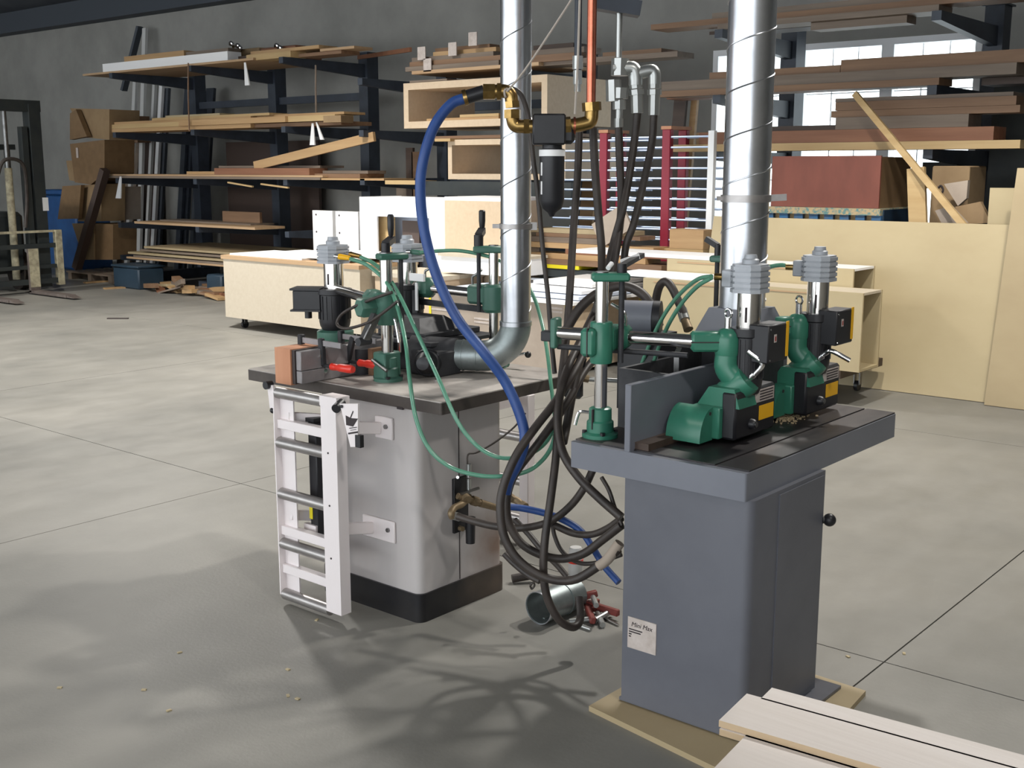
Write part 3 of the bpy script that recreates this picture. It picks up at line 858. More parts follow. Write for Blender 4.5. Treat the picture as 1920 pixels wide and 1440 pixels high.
MB().box(xb1 - .02, Y0 + .17, .14, xb1, Y0 + .77, .68).build('end_panel', 'mdf', cb)
for x in (xa1 + .2, xb1 - .2):
    for y in (Y0 + .3, Y0 + .65): caster(cb, x, y, .12)
# tall white carcass and upright panels
TY = 8.62
for k, (a, b) in enumerate(((587, 624), (630, 672))):
    x0, x1 = xat(a, TY, 1.0), xat(b, TY, 1.0)
    w = thing('drilled_shelf', ['left', 'right'][k] + ' of two narrow white drilled panels beside the tall white carcass', 'panel', ((x0 + x1) / 2, TY, 0), 'narrow white panels')
    MB().box(x0, TY, 0, x1, TY + .05, 1.235).build('board', 'whitepanel', w)
    for z in (1.19, 1.0, .8):
        MB().cyl((x0 + .06, TY - .003, z), (x0 + .06, TY + .01, z), .012, n=8).build('screw_hole', 'ink', w)
x0, x1, x2 = xat(675, 8.4, 1.1), xat(835, 8.4, 1.1), xat(940, 8.4, 1.1)
tw = thing('tall_carcass', 'tall open white cabinet carcass with a bluish back panel', 'cabinet', ((x0 + x1) / 2, 8.4, 0))
MB().box(x0, 8.4, 0, x0 + .02, 9.0, 1.405).build('side_panel', 'whitepanel', tw)
MB().box(x1 - .22, 8.4, 0, x1, 8.42, 1.415).build('face_frame', 'whitepanel', tw)
MB().box(x0 + .02, 8.4, 0, x0 + .26, 8.42, 1.40).build('face_frame', 'whitepanel', tw)
MB().box(x0 + .26, 8.4, 1.21, x1 - .22, 8.42, 1.40).build('face_frame', 'bluewhite', tw)
MB().box(x0 + .02, 8.7, 0, x1, 8.72, 1.39).build('back_panel', 'bluewhite', tw)
MB().box(x0 + .02, 8.42, 1.38, x1, 8.98, 1.40).build('top_panel', 'whitepanel', tw)
xq = xat(717, 8.5, 1.1)
MB().box(xq - .06, 8.5, 0, xq + .16, 8.53, 1.21).build('yellow_strip', 'pine2', tw)
xq = xat(770, 8.5, 1.1)
MB().box(xq - .12, 8.5, 0, xq + .12, 8.53, 1.17).build('dark_panel_and_shade', 'dpanel', tw)  # dark sheet stands in for the shade inside the carcass opening
tb3 = thing('tall_box', 'tall box with a plain birch side standing behind the leftmost duct', 'cabinet', ((x1 + x2) / 2, 8.4, 0))
MB().box(x1 + .003, 8.39, 0, x2, 8.41, 1.39).build('front_panel', 'mdf', tb3)
MB().box(x1 + .003, 8.39, 1.39, x2, 8.98, 1.425).build('top_panel', 'whitepanel', tb3)
MB().box(x2 - .02, 8.41, 0, x2, 8.98, 1.39).build('side_panel', 'mdf', tb3)
# big carton with yellow tape and white sheets on it
cx0, cx1 = xat(806, 7.55, .3), xat(1063, 7.55, .3)
ct = thing('shipping_carton', 'large greyish shipping carton edged with yellow tape behind the hoses', 'carton', ((cx0 + cx1) / 2, 7.55, 0))
MB().box(cx0, 7.55, .03, cx1, 8.75, .60, .01).build('body', 'cardgrey', ct)
for x in (cx0 - .004, cx1 - .022): MB().box(x, 7.545, .03, x + .026, 7.56, .6).build('yellow_tape', 'yellow', ct)
MB().box(cx1 - .001, 8.6, .03, cx1 + .003, 8.74, .6).build('yellow_tape', 'yellow', ct)
MB().box(cx1, 7.56, .035, cx1 + .002, 8.6, .595).build('tan_side', 'mdf', ct)
for k in range(3):
    MB().box(cx0 + .2 + k * .3, 7.6 + .1 * k, 0.0, cx0 + .3 + k * .3, 8.7, .03).build('skid', 'darkw', ct)
for (px, py, w) in ((835, 577, .34), (1044, 580, .12), (905, 600, .2)):
    p = onY(px, py, 7.548)
    for r_ in range(2): MB().box(p.x - w / 2, 7.547, p.z - .03 * r_, p.x + w / 2, 7.551, p.z - .03 * r_ + .016).build('printed_line', 'paper', ct)
for k, (a, b, y0_, y1_, m) in enumerate(((812, 1075, 7.5, 8.7, 'whitepanel'), (850, 1085, 7.6, 8.72, 'bluewhite'), (955, 1090, 7.7, 8.75, 'whitepanel'), (1000, 1110, 7.95, 8.8, 'whitepanel'))):
    z = .602 + .034 * k
    MB().box(xat(a, y0_, z), y0_, z, xat(b, y0_, z), y1_, z + .026).build('panel', m, None,
        ['lowest', 'second', 'third', 'topmost'][k] + ' white sheet stacked on the yellow-taped carton', 'panel', 'white sheets on the taped carton')
wx0, wx1 = xat(843, 8.1, .8), xat(985, 8.1, .8)
wb_ = thing('white_box', 'low white box standing behind the second chrome feeder column', 'box', ((wx0 + wx1) / 2, 8.0, .74))
MB().box(wx0, 7.98, .74, wx1, 8.38, .89).build('body', 'whitepanel', wb_)
MB().box(wx0 - .02, 7.96, .89, wx1 + .02, 8.4, .915).build('lid', 'cream', wb_)
# long cabinets lying on a dolly at the right
dl = thing('dolly', 'low dark dolly under the pale drawer boxes', 'dolly', (-4.3, 8.2, 0))
MB().box(-5.35, 7.86, .2, -3.5, 8.62, .26).build('deck', 'darkw', dl)
for x in (-5.2, -3.65):
    for y in (7.95, 8.52): caster(dl, x, y, .2)
fx0, fx1 = xat(1205, 7.86, .6), -3.36
def longbox(label, x0, x1, y0, y1, z0, z1, m, m2):
    c = thing('drawer_box', label, 'cabinet', ((x0 + x1) / 2, y0, z0))
    MB().box(x0, y0, z0, x1, y0 + .018, z1).build('side_panel', m, c)
    MB().box(x0, y1 - .018, z0, x1, y1, z1).build('side_panel', m, c)
    MB().box(x0, y0 + .018, z1 - .018, x1 - .002, y1 - .018, z1).build('top_panel', m2, c)
    MB().box(x0, y0 + .018, z0, x1 - .002, y1 - .018, z0 + .018).build('bottom_panel', m, c)
    MB().box(x1 - .25, y0 + .018, z0 + .018, x1 - .232, y1 - .018, z1 - .018).build('back_panel', 'birch2', c)
    MB().box(x0 + .1, y0 - .004, z1 - .03, x1 - .3, y0 - .001, z1 - .02).build('edge_band', 'edgewood', c)
    return c
longbox('pale open-ended drawer box nearest the plywood, in front of its twin', fx0, fx1, 7.86, 8.2, .262, .83, 'birch', 'cream')
longbox('taller pale box lying behind the open-ended drawer box', fx0, xat(1600, 8.21, .9), 8.21, 8.6, .262, .965, 'birch', 'whitepanel')
for k, (a, b, y0_, y1_) in enumerate(((1160, 1335, 7.9, 8.2), (1075, 1330, 8.22, 8.6))):
    z = (.832, .967)[k]
    MB().box(xat(a, y0_, z), y0_, z, xat(b, y0_, z), y1_, z + .03).build('panel', 'whitepanel', None, ['white sheet lying on the nearer drawer box', 'white sheet lying on the farther pale box'][k], 'panel')

# ================================================================== lumber trolley and red drying racks
lt = thing('lumber_trolley', 'low dark trolley under the loose lumber behind the hoses', 'trolley', (-6.0, 8.95, 0))
MB().box(-7.12, 8.75, .68, -5.25, 9.1, .76).build('deck', 'forkdark', lt)
for x in (-7.0, -6.2, -5.35):
    MB().box(x - .04, 8.8, 0, x + .04, 9.05, .68).build('leg', 'forkdark', lt)
pile('on the lumber trolley', 'lumber on the trolley', .762, [
    (996, 1085, 0.0, 0.035, .3, 8.74, 'yellow', 'yellow-painted strip lying lowest'),
    (1000, 1240, 0.037, 0.05, .25, 8.74, 'brownw', 'brown plank just above the yellow strip'),
    (1050, 1315, 0.037, 0.05, .2, 9.0, 'pine', 'pine board at the back'),
    (996, 1210, 0.089, 0.05, .25, 8.76, 'pine', 'pine board in the second layer'),
    (1060, 1260, 0.141, 0.045, .25, 8.78, 'redw', 'reddish board in the third layer'),
    (996, 1225, 0.188, 0.05, .25, 8.78, 'pine', 'long pine board in the fourth layer'),
    (1185, 1318, 0.188, 0.04, .2, 8.95, 'pine2', 'yellow stick jutting right'),
    (996, 1125, 0.240, 0.05, .25, 8.8, 'greyw', 'grey board near the top'),
    (1005, 1200, 0.292, 0.035, .25, 8.82, 'brownw', 'thin brown board near the top'),
    (996, 1180, 0.329, 0.04, .25, 8.82, 'birch2', 'pale board lying topmost'),
    (1255, 1318, 0.23, 0.17, .2, 8.95, 'pine', 'thick tan block at the right end'),
])
p = onY(1145, 425, 8.75)
MB(Matrix.Translation(p) @ Matrix.Rotation(R(-30), 4, 'Y')).box(-.18, 0, -.12, .2, .03, .12).build('cardboard_sheet', 'cardgrey', None, 'crumpled greyish cardboard sheet on top of the lumber trolley', 'cardboard')
def drying_rack(label, xa, xb, zt, levels, endx=None, y=9.3):
    r = thing('drying_rack', label, 'rack', ((xa + xb) / 2, y, 0))
    for yy in (y, y + .28):
        MB().box(xa - .045, yy, 0, xa + .045, yy + .06, zt, .006).build('post', 'redpaint', r)
    MB().box(xa - .3, y - .05, .02, xa + .1, y + .45, .08).build('base', 'redpaint', r)
    MB().beam((xa - .02, y + .3, 1.1), (xa - .55, y + .3, .3), .04, .06).build('brace', 'redpaint', r)
    MB().box(xa - .055, y - .002, zt, xa + .055, y + .36, zt + .03).build('cap', 'woodblock', r)
    for k in range(levels):
        z = zt - .07 - k * .094
        for yy in (y + .02, y + .30):
            MB().cyl((xa - .62, yy, z), (xb, yy, z), .010, n=8).build('rod', 'bluerod', r)
    if endx:
        MB().box(endx - .03, y, 0, endx + .03, y + .05, zt - .02).build('end_post', 'frame', r)
    return r
drying_rack('red drying rack with pale blue rods, left of the pair', xat(1130, 9.3, 1.6), xat(1190, 9.3, 1.6), 2.03, 15)
drying_rack('red drying rack with pale blue rods and a white end post, right of the pair', xat(1247, 9.3, 1.6), xat(1332, 9.3, 1.6), 2.05, 15, xat(1331, 9.3, 1.6))
for (px, zt, w, m, l) in ((1095, 1.95, .18, 'pine', 'pale plank standing inside the left red rack'), (1283, 2.45, .07, 'pine', 'thin pale stick standing behind the right red rack'), (1268, 2.4, .14, 'darkw', 'dark reddish plank standing behind the right red rack')):
    x = xat(px, 10.4, 1.7)
    MB().beam((x - .03, 10.35 - (.12 if m == 'darkw' else 0), 0), (x + .05, 10.5 - (.12 if m == 'darkw' else 0), zt), w, .04, up=(0, 1, 0)).build('upright_board', m, None, l, 'board')

# ================================================================== plywood sheets leaning at the right
def sheet(pts, label, m, yb, yt, th=.02):
    """pts: (px, py, t) with t 0 at the foot, 1 at the top"""
    q = [onY(a, b, yb + (yt - yb) * t) for a, b, t in pts]
    e = V((0, th, 0)); n = len(q)
    MB().add(q + [k + e for k in q], [tuple(range(n)), tuple(range(n, 2 * n))] + [(i, (i + 1) % n, n + (i + 1) % n, n + i) for i in range(n)]).build('plywood_sheet', m, None, label, 'plywood')
z_ = 0.0
xl, xr = -5.2, -2.70
MB().add([(xl, 8.66, 0.004), (xr, 8.66, 0.004), (xr, 8.92, 1.29), (xl, 8.92, 1.29), (xl, 8.68, 0.0), (xr, 8.68, 0.0), (xr, 8.94, 1.29), (xl, 8.94, 1.29)],
         [(0, 1, 2, 3), (4, 5, 6, 7), (0, 1, 5, 4), (1, 2, 6, 5), (2, 3, 7, 6), (3, 0, 4, 7)]).build('plywood_sheet', 'birch', None, 'large birch plywood sheet leaning on its long edge at the right', 'plywood')
b0 = onZ(1845, 759, 0.004)
MB().add([(b0.x, b0.y, 0.004), (b0.x + 1.3, b0.y, 0.004), (-1.5, 8.78, 1.70), (onY(1907, 322, 8.78).x, 8.78, 1.70), (b0.x, b0.y + .02, 0.0), (b0.x + 1.3, b0.y + .02, 0.0), (-1.5, 8.80, 1.70), (onY(1907, 322, 8.78).x, 8.80, 1.70)],
         [(0, 1, 2, 3), (4, 5, 6, 7), (0, 1, 5, 4), (1, 2, 6, 5), (2, 3, 7, 6), (3, 0, 4, 7)]).build('plywood_sheet', 'birch2', None, 'taller plywood sheet in front at the right edge of the picture', 'plywood')
x0 = onY(1858, 352, 9.1).x
MB().box(x0, 9.08, 0.0, x0 + .8, 9.1, zat(352, x0, 9.1)).build('plywood_sheet', 'birch', None, 'plywood sheet peeping out between the large and the taller sheet', 'plywood')

# ================================================================== blue slatted crate with the red-brown box
x0, x1 = xat(1436, 9.32, 1.5), xat(1654, 9.32, 1.5)
cr = thing('blue_crate_table', 'blue slatted crate with a paint-speckled rim behind the large plywood', 'crate', ((x0 + x1) / 2, 9.32, 0))
MB().box(x0, 9.3, 1.315, x1, 10.1, 1.37).build('speckled_rim', 'osb', cr)
MB().box(x0 + .02, 9.36, 0.05, x1 - .02, 10.05, 1.315).build('inner_box', 'pine2', cr)
ns = 8
for k in range(ns):
    x = x0 + (x1 - x0 - .08) * k / (ns - 1)
    MB().box(x, 9.32, 0.0, x + .08, 9.36, 1.315).build('slat', 'bluepaint', cr)
MB().box(x1 - .02, 9.36, 0, x1 + .01, 10.1, 1.36).build('side_panel', 'navy', cr)
rb = thing('red_box', 'red-brown plywood box standing on the blue slatted crate', 'box', ((x0 + x1) / 2, 9.36, 1.37))
xr = xat(1650, 9.36, 1.6)
MB().box(x0 + .03, 9.36, 1.372, xr, 9.38, 1.80).build('front_panel', 'redply', rb)
MB().box(xr - .02, 9.38, 1.372, xr, 10.0, 1.79).build('side_panel', 'mdfbrown', rb)
MB().box(x0 + .03, 9.38, 1.372, x0 + .05, 10.0, 1.79).build('side_panel', 'mdfbrown', rb)
MB().box(x0 + .05, 9.98, 1.372, xr - .02, 10.0, 1.79).build('back_panel', 'mdfbrown', rb)
x0, x1 = xat(1745, 9.5, 1.5), xat(1815, 9.5, 1.5)
cb2 = thing('carton', 'tall brown carton with a dark scribble behind the leaning stick', 'carton', ((x0 + x1) / 2, 9.5, 0))
MB().box(x0, 9.5, .9, x1, 9.9, zat(311, x1, 9.5), .01).build('body', 'card', cb2)
MB().box(x0 + .05, 9.45, 0, x1 - .05, 9.9, .9).build('stand', 'darkw', cb2)
p = onY(1737, 362, 9.5)
MB().tube([V((x0 + .05, 9.497, 1.53)), V((x0 + .08, 9.497, 1.56)), V((x0 + .10, 9.497, 1.52)), V((x0 + .06, 9.497, 1.46))], .008, 6, 4).build('scribble', 'ink', cb2)
MB().beam(onY(1722, 425, 9.2), onY(1718, 315, 9.25), .14, .04, up=(0, 1, 0)).build('upright_board', 'pine2', None, 'short yellow pine board standing against the brown carton', 'board')
MB().beam(onY(1813, 430, 9.0), onY(1603, 176, 9.45), .05, .035, up=(0, 1, 0)).build('leaning_stick', 'pine2', None, 'long pale stick leaning up across the right rack', 'stick')
for k, pts in enumerate((((1753, 395), (1782, 386), (1812, 418), (1766, 420)), ((1790, 388), (1838, 378), (1858, 418), (1812, 420)), ((1770, 345), (1815, 338), (1812, 372), (1796, 386)))):
    pslab(pts, 9.15 + .08 * k, .05, ['cardgrey', 'card', 'cardgrey'][k], ['left crumpled cardboard flap behind the large plywood', 'right crumpled cardboard flap behind the large plywood', 'upper torn cardboard piece beside the brown carton'][k], 'cardboard', 'cardboard_flap')
MB().box(xat(1728, 10.3, 1.6), 10.3, 1.55, xat(1792, 10.3, 1.6), 10.5, 1.75).build('crate', 'forkdark', None, 'dark crate top against the window behind the brown carton', 'crate')
MB().box(xat(1845, 10.6, 1), 10.55, 0.0, xat(1990, 10.6, 1), 10.6, 2.6).build('panel', 'forkdark', None, 'tall black panel closing off the right rack', 'panel')
# ================================================================== grey shaper (right machine)
TZ = 0.851
def rounded(x0, y0, x1, y1, r, corners=(1, 1, 1, 1), n=6):
    out = []
    for (cx_, cy_, a0, on) in ((x1 - r, y0 + r, -90, corners[0]), (x1 - r, y1 - r, 0, corners[1]), (x0 + r, y1 - r, 90, corners[2]), (x0 + r, y0 + r, 180, corners[3])):
        if not on:
            out.append((cx_ + r * (1 if a0 in (-90, 0) else -1), cy_ + r * (1 if a0 in (0, 90) else -1))); continue
        for k in range(n + 1):
            a = R(a0 + 90 * k / n); out.append((cx_ + r * math.cos(a), cy_ + r * math.sin(a)))
    return out
def slab(poly, z0, z1): return MB().prism(poly, (0, 0, z0), (1, 0, 0), (0, 1, 0), (0, 0, z1 - z0))

gs = thing('shaper', 'grey painted spindle shaper with a black worn table at the right', 'shaper', (-1.75, 3.12, 0.02))
cabp = slab(rounded(-1.965, 2.885, -1.528, 3.36, .03, (1, 0, 0, 0)), .03, .763).build('cabinet', 'gcab', gs)
MB().box(-1.532, 3.05, .05, -1.524, 3.345, .75).build('side_door', 'gcab', cabp)
MB().ball((-1.512, 3.372, .60), .021).build('door_knob', 'black', cabp)
MB().cyl((-1.53, 3.36, .60), (-1.512, 3.372, .60), .012).build('knob_shaft', 'black', cabp)
MB().box(-1.98, 2.895, .02, -1.468, 3.43, .03).build('base_plate', 'gcab', gs)
slab(rounded(-2.172, 2.876, -1.545, 3.956, .008), .763, .846).build('table_frame', 'gpaint', gs)
MB().box(-2.168, 2.90, .846, -1.661, 3.952, TZ).build('table_plate', 'ttop', gs)
MB().box(-1.651, 2.90, .846, -1.549, 3.952, TZ).build('table_plate', 'ttop', gs)
MB().box(-1.661, 2.90, .8455, -1.651, 3.952, .8465).build('mitre_slot', 'ink', gs)
# name plate
lb = MB().box(-1.943, 2.882, .214, -1.838, 2.8855, .316).build('name_plate', 'paper', cabp)
def text_mesh(txt, size, o, ux, uy, m, name, parent, shear=0.25):
    c = bpy.data.curves.new('t', 'FONT'); c.body = txt; c.size = size; c.shear = shear; c.extrude = 0.0004
    ob = bpy.data.objects.new('t', c); col.objects.link(ob)
    dg = bpy.context.evaluated_depsgraph_get(); me = bpy.data.meshes.new_from_object(ob.evaluated_get(dg))
    nrm = V(ux).cross(V(uy))
    b = MB().add([V(o) + V(ux) * v.co.x + V(uy) * v.co.y + nrm * v.co.z for v in me.vertices], [tuple(p.vertices) for p in me.polygons])
    bpy.data.objects.remove(ob); bpy.data.meshes.remove(me)
    return b.build(name, m, parent)
text_mesh('Mini Max', .021, (-1.930, 2.8815, .288), (1, 0, 0), (0, 0, 1), 'ink', 'lettering', gs)
for k in range(4): MB().box(-1.938, 2.8812, .275 - .008 * k, -1.938 + (.05, .044, .01, .008)[k], 2.8818, .279 - .008 * k).build('print_line', 'ink', gs)
# fence and dust hood
FXG = -1.945
FZ = zat(722, FXG, 2.88)
fe = MB().box(FXG - .022, 2.878, TZ - .012, FXG, 3.42, FZ, .002).build('fence_plate', 'gpaint', gs)
MB().box(FXG - .022, 3.44, TZ + .001, FXG, 3.9, FZ, .002).build('fence_plate', 'gpaint', gs)
MB().box(FXG, 2.905, TZ + .0005, FXG + .05, 3.3, TZ + .022).build('wear_strip', 'darkw', gs)
MB().box(-2.166, 3.13, TZ, -2.15, 3.75, 1.05).box(-2.15, 3.13, TZ, FXG - .03, 3.145, 1.05).box(-2.15, 3.735, TZ, FXG - .03, 3.75, 1.05).build('hood_box', 'cast', gs)
MB().prism([(3.30, 1.02), (3.52, 1.02), (3.52, 1.09), (3.47, 1.13), (3.34, 1.13), (3.30, 1.09)], (-2.06, 0, 0), (0, 1, 0), (0, 0, 1), (.02, 0, 0)).build('hood_bracket', 'steel', gs)
DR = atD(1391, 575, 3.98)
hoodm = MB()
zt = zat(573, DR.x, DR.y)
hoodm.add([(DR.x - .12, DR.y - .12, zt - .10), (DR.x + .12, DR.y - .12, zt - .10), (DR.x + .12, DR.y + .12, zt - .10), (DR.x - .12, DR.y + .12, zt - .10),
           (DR.x - .082, DR.y - .082, zt - .005), (DR.x + .082, DR.y - .082, zt - .005), (DR.x + .082, DR.y + .082, zt - .005), (DR.x - .082, DR.y + .082, zt - .005)],
          [(0, 1, 2, 3), (4, 5, 6, 7), (0, 1, 5, 4), (1, 2, 6, 5), (2, 3, 7, 6), (3, 0, 4, 7)])
hoodm.box(DR.x - .125, DR.y - .125, zt - .13, DR.x + .125, DR.y + .125, zt - .10)
hoodm.build('duct_hood', 'gpaint', gs)
MB().box(DR.x - .11, DR.y - .11, TZ, DR.x + .11, DR.y + .11, zt - .13).build('hood_body', 'cast', gs)
# shavings on the table
sv = MB(); rnd = random.Random(5)
for k in range(160):
    p = onZ(rnd.gauss(1475, 16), rnd.gauss(783, 5), TZ + .001)
    s_ = rnd.uniform(.002, .006)
    sv.obox(p + V((0, 0, s_ / 2)), (s_ * 1.8, s_, s_), Matrix.Rotation(rnd.random() * 3, 3, 'Z'))
sv.build('wood_shavings', 'dust', None, 'small heap of wood shavings on the grey shaper table', 'shavings', kind='stuff')
# plywood under the cabinet
slab([(-2.03, 2.80), (-1.33, 2.69), (-1.40, 3.47), (-2.02, 3.50)], 0.0, .018).build('plywood_mat', 'birch2', None, 'thin plywood sheet under the grey shaper', 'plywood')

# ---- power feeder posts and arms
def feeder_post(label, x, y, z0, zc0, zc1, clamp0, clamp1, dirv, paint, tag=False, r=.0205):
    t = thing('feeder_post', label, 'feeder post', (x, y, z0))
    d = V(dirv).normalized()
    MB().lathe((x, y, z0), (0, 0, 1), [(.058, 0), (.058, .012), (.044, .018), (.043, .05), (.037, .055), (.036, .092), (.030, .096)], 28).build('base', paint, t)
    for a in range(4):
        w = R(45 + 90 * a); MB().cyl((x + .05 * math.cos(w), y + .05 * math.sin(w), z0 + .012), (x + .05 * math.cos(w), y + .05 * math.sin(w), z0 + .022), .009, n=6).build('bolt', 'black', t)
    MB().cyl((x, y, z0 + .02), (x, y, zc1 - .004), r, n=24).build('column', 'chrome', t)
    MB().beam(V((x, y, (zc0 + zc1) / 2)) - d * .034, V((x, y, (zc0 + zc1) / 2)) + d * .085, .062, zc1 - zc0, bev=.006).build('top_collar', paint, t)
    MB().cyl((x, y, zc1 - .001), (x, y, zc1 + .004), r, n=24).build('column_cap', 'steel', t)
    q = V((x, y, 0)) + d * .062
    MB().cyl((q.x, q.y, clamp0), (q.x, q.y, zc0), .009, n=12).build('lift_screw', 'cast', t)
    return t, q
GC = onZ(1125, 818, TZ)
za = 1.165
aL, aR = onZ(1046, 624, za), onZ(1302, 640, za)
ad = (aR - aL).normalized()
zc0, zc1 = zat(527, GC.x, GC.y), zat(511, GC.x, GC.y)
k0, k1 = zat(680, GC.x, GC.y), zat(603, GC.x, GC.y)
post, q = feeder_post('green and chrome feeder post at the front corner of the grey shaper', GC.x, GC.y, TZ, zc0, zc1, k0, k1, (.75, .66, 0), 'green')
c = MB().lathe((GC.x, GC.y, k0), (0, 0, 1), [(.034, 0), (.036, .01), (.036, k1 - k0 - .005), (.033, k1 - k0)], 28)
c.build('cross_clamp', 'green', post)
ac = aL + ad * ((GC - aL).dot(ad))
ac.z = za
side = V((-ad.y, ad.x, 0))
bq = MB().beam(ac - ad * .045, ac + ad * .065, .07, .075, bev=.012)
bq.beam(V((GC.x, GC.y, za)), ac, .075, .085, bev=.012)
bq.beam(V((GC.x, GC.y, za - .005)) - side * .02 - ad * .028, V((GC.x, GC.y, za - .005)) - side * .055 - ad * .028, .05, .09, bev=.01)
bq.build('clamp_body', 'green', post)
MB().beam(V((GC.x, GC.y, za - .005)) - side * .02 - ad * .02, V((GC.x, GC.y, za - .005)) - side * .0565 - ad * .028, .004, .092).build('clamp_slit', 'ink', post)
MB().cyl(aL, aR, .0215, n=24).build('arm', 'chrome', post)
MB().beam(aL - ad * .018, aL + ad * .004, .055, .10, bev=.005).build('end_plate', 'dgreen', post)
MB().beam(aL - ad * .055 - V((0, 0, .012)), aL - ad * .018 - V((0, 0, .012)), .034, .034, bev=.003).build('crank_block', 'cast', post)
low = V((0, 0, -.046))
MB().cyl(aL + low, aR + low - ad * .02, .009, n=12).build('feed_screw', 'cast', post)
lp = ac + ad * .05 + V((0, 0, .035))
MB().tube([lp, lp + V((0, 0, .03)), lp - ad * .012 + V((0, 0, .05)), lp - ad * .05 + V((0, 0, .07))], .0055, 8).build('lock_lever', 'lever', post)
lp = V((GC.x, GC.y, TZ + .075)) - ad * .036
MB().tube([lp, lp - ad * .03, lp - ad * .04 - V((0, 0, .01)), lp - ad * .05 - V((0, 0, .045))], .0055, 8).build('lock_lever', 'lever', post)
MB().box(GC.x - .002, GC.y - .0455, TZ + .03, GC.x + .002, GC.y - .03, TZ + .094).build('base_slit', 'ink', post)
# crank with white tag
ch = V((q.x, q.y, zc1))
crk = MB().cyl(ch, ch + V((0, 0, .028)), .016, n=16).beam(ch + V((0, 0, .02)), atD(1203, 478, 3.78), .022, .014)
crk.build('crank', 'black', post)
ta, tb4 = atD(1164, 492, 3.72), atD(1199, 480, 3.74)
tg = MB().beam(ta, tb4, .004, .018).build('tag', 'whitepanel', post)
for k in range(5): 
    pa = ta.lerp(tb4, .2 + .13 * k) + V((.002, -.003, 0)); MB().beam(pa, ta.lerp(tb4, .29 + .13 * k) + V((.002, -.003, 0)), .001, .005).build('red_print', 'redink', tg)
MB().cyl(atD(1140, 503, 3.7), atD(1147, 494, 3.72), .008).build('white_pin', 'whitepanel', post)

# ---- feeder heads on the grey shaper
MX, MY = -1.759, 3.25
def head_common(t, x, y, z0, z1, zb, ztop, zk, zm, rch, bw, rm, bodymat='gpaint', finmat='steel'):
    """chrome cylinder z0..z1, finned block z1..ztop, cap to zk, motor zm..z0"""
    MB().cyl((x, y, z0 - .002), (x, y, z1 + .002), rch, n=32).build('cylinder', 'chrome', t)
    nf = 5; hh = (ztop - z1) / nf
    fm = MB(); c_ = bw * .21
    for k in range(nf):
        for (w, a, b) in ((bw, 0, .66), (bw * .93, .66, 1)):
            h = w / 2; cc = c_
            poly = [(-h + cc, -h), (h - cc, -h), (h, -h + cc), (h, h - cc), (h - cc, h), (-h + cc, h), (-h, h - cc), (-h, -h + cc)]
            fm.prism(poly, (x, y, z1 + hh * (k + a)), (1, 0, 0), (0, 1, 0), (0, 0, hh * (b - a)))
    fm.build('valve_block', 'finblock', t)
    MB().lathe((x, y, ztop), (0, 0, 1), [(bw * .25, 0), (bw * .25, (zk - ztop) * .45), (bw * .20, (zk - ztop) * .6), (bw * .18, zk - ztop)], 20).build('cap', 'finblock', t)
    MB().lathe((x, y, zm), (0, 0, 1), [(rm * .8, 0), (rm * .95, .02), (rm, .04), (rm, (z0 - zm) * .86), (rm * 1.12, (z0 - zm) * .88), (rm * 1.12, z0 - zm)], 32).build('motor', 'black', t)
    fr = MB()
    for k in range(20):
        w = 2 * math.pi * k / 20
        fr.beam((x + rm * math.cos(w), y + rm * math.sin(w), zm + .05), (x + rm * math.cos(w), y + rm * math.sin(w), zm + (z0 - zm) * .84), .004, .006, up=(math.cos(w), math.sin(w), 0))
    fr.build('motor_fins', 'black', t)
    MB().box(x + rch * .2, y - rch - .002, z0 + .02, x + rch * .2 + .006, y - rch + .008, z0 + (z1 - z0) * .6).build('slot', 'ink', t)
MT['finblock'] = mat('grey_aluminium_casting', (172, 176, 182), 0.45, 0.1, (156, 160, 166), 14)

h1 = thing('power_feeder', 'green feeder head with motor nearest the camera on the grey shaper', 'power feeder', (-1.80, 3.2, TZ + .01), 'green feeder heads on the grey shaper')
head_common(h1, MX, MY, 1.208, 1.319, 0, 1.407, 1.436, 1.0, .037, .105, .05)
XB = -1.668
ya, yb = onX(1441, 645, XB).y, onX(1478, 640, XB).y
z0b, z1b = onX(1441, 683, XB).z, onX(1441, 612, XB).z
jb = MB().box(MX + .02, ya, z0b, XB, yb, z1b, .004).build('junction_box', 'black', h1)
MB().box(XB - .001, yb - .018, z0b + .012, XB + .002, yb - .002, z1b + .004).build('yellow_scale', 'sticker', jb)
MB().box(XB - .001, ya + .035, z1b - .055, XB + .0015, ya + .05, z1b - .03).build('small_label', 'paper', jb)
MB().box(XB - .001, ya + .038, z1b - .051, XB + .002, ya + .047, z1b - .036).build('red_mark', 'redink', jb)
for z in (z0b + .01, z1b - .012): MB().cyl((XB - .01, ya + .01, z), (XB + .002, ya + .01, z), .0035, n=8).build('screw', 'lever', jb)
# lower body
g_ = MB().box(-1.875, 3.115, .868, -1.775, 3.36, .968, .004)
g_.build('gearbox', 'green', h1)
pf = [(3.118, .864)] + [(3.118 - .076 * math.sin(R(a)), 868e-3 + .100 * math.cos(R(a))) for a in range(0, 91, 9)] + [(3.042, .864)]
MB().prism(pf, (-1.922, 0, 0), (0, 1, 0), (0, 0, 1), (.123, 0, 0)).build('roller_cover', 'green', h1, )
MB().cyl((-1.80, 3.10, .95), (-1.797, 3.10, .95), .006, n=8).build('cover_screw', 'ink', h1)
mb_ = MB().box(-1.782, 3.135, .866, -1.729, 3.395, 1.018, .008).build('motor_cover', 'black', h1)
MB().box(-1.7295, 3.255, .968, -1.7275, 3.38, 1.008).build('maker_label', 'paper', mb_)
for k in range(4): MB().box(-1.728, 3.285, .973 + .009 * k, -1.7268, 3.372, .977 + .009 * k).build('print_line', 'ink', mb_)
MB().box(-1.7295, 3.285, .908, -1.7275, 3.38, .955).build('yellow_sticker', 'sticker', mb_)
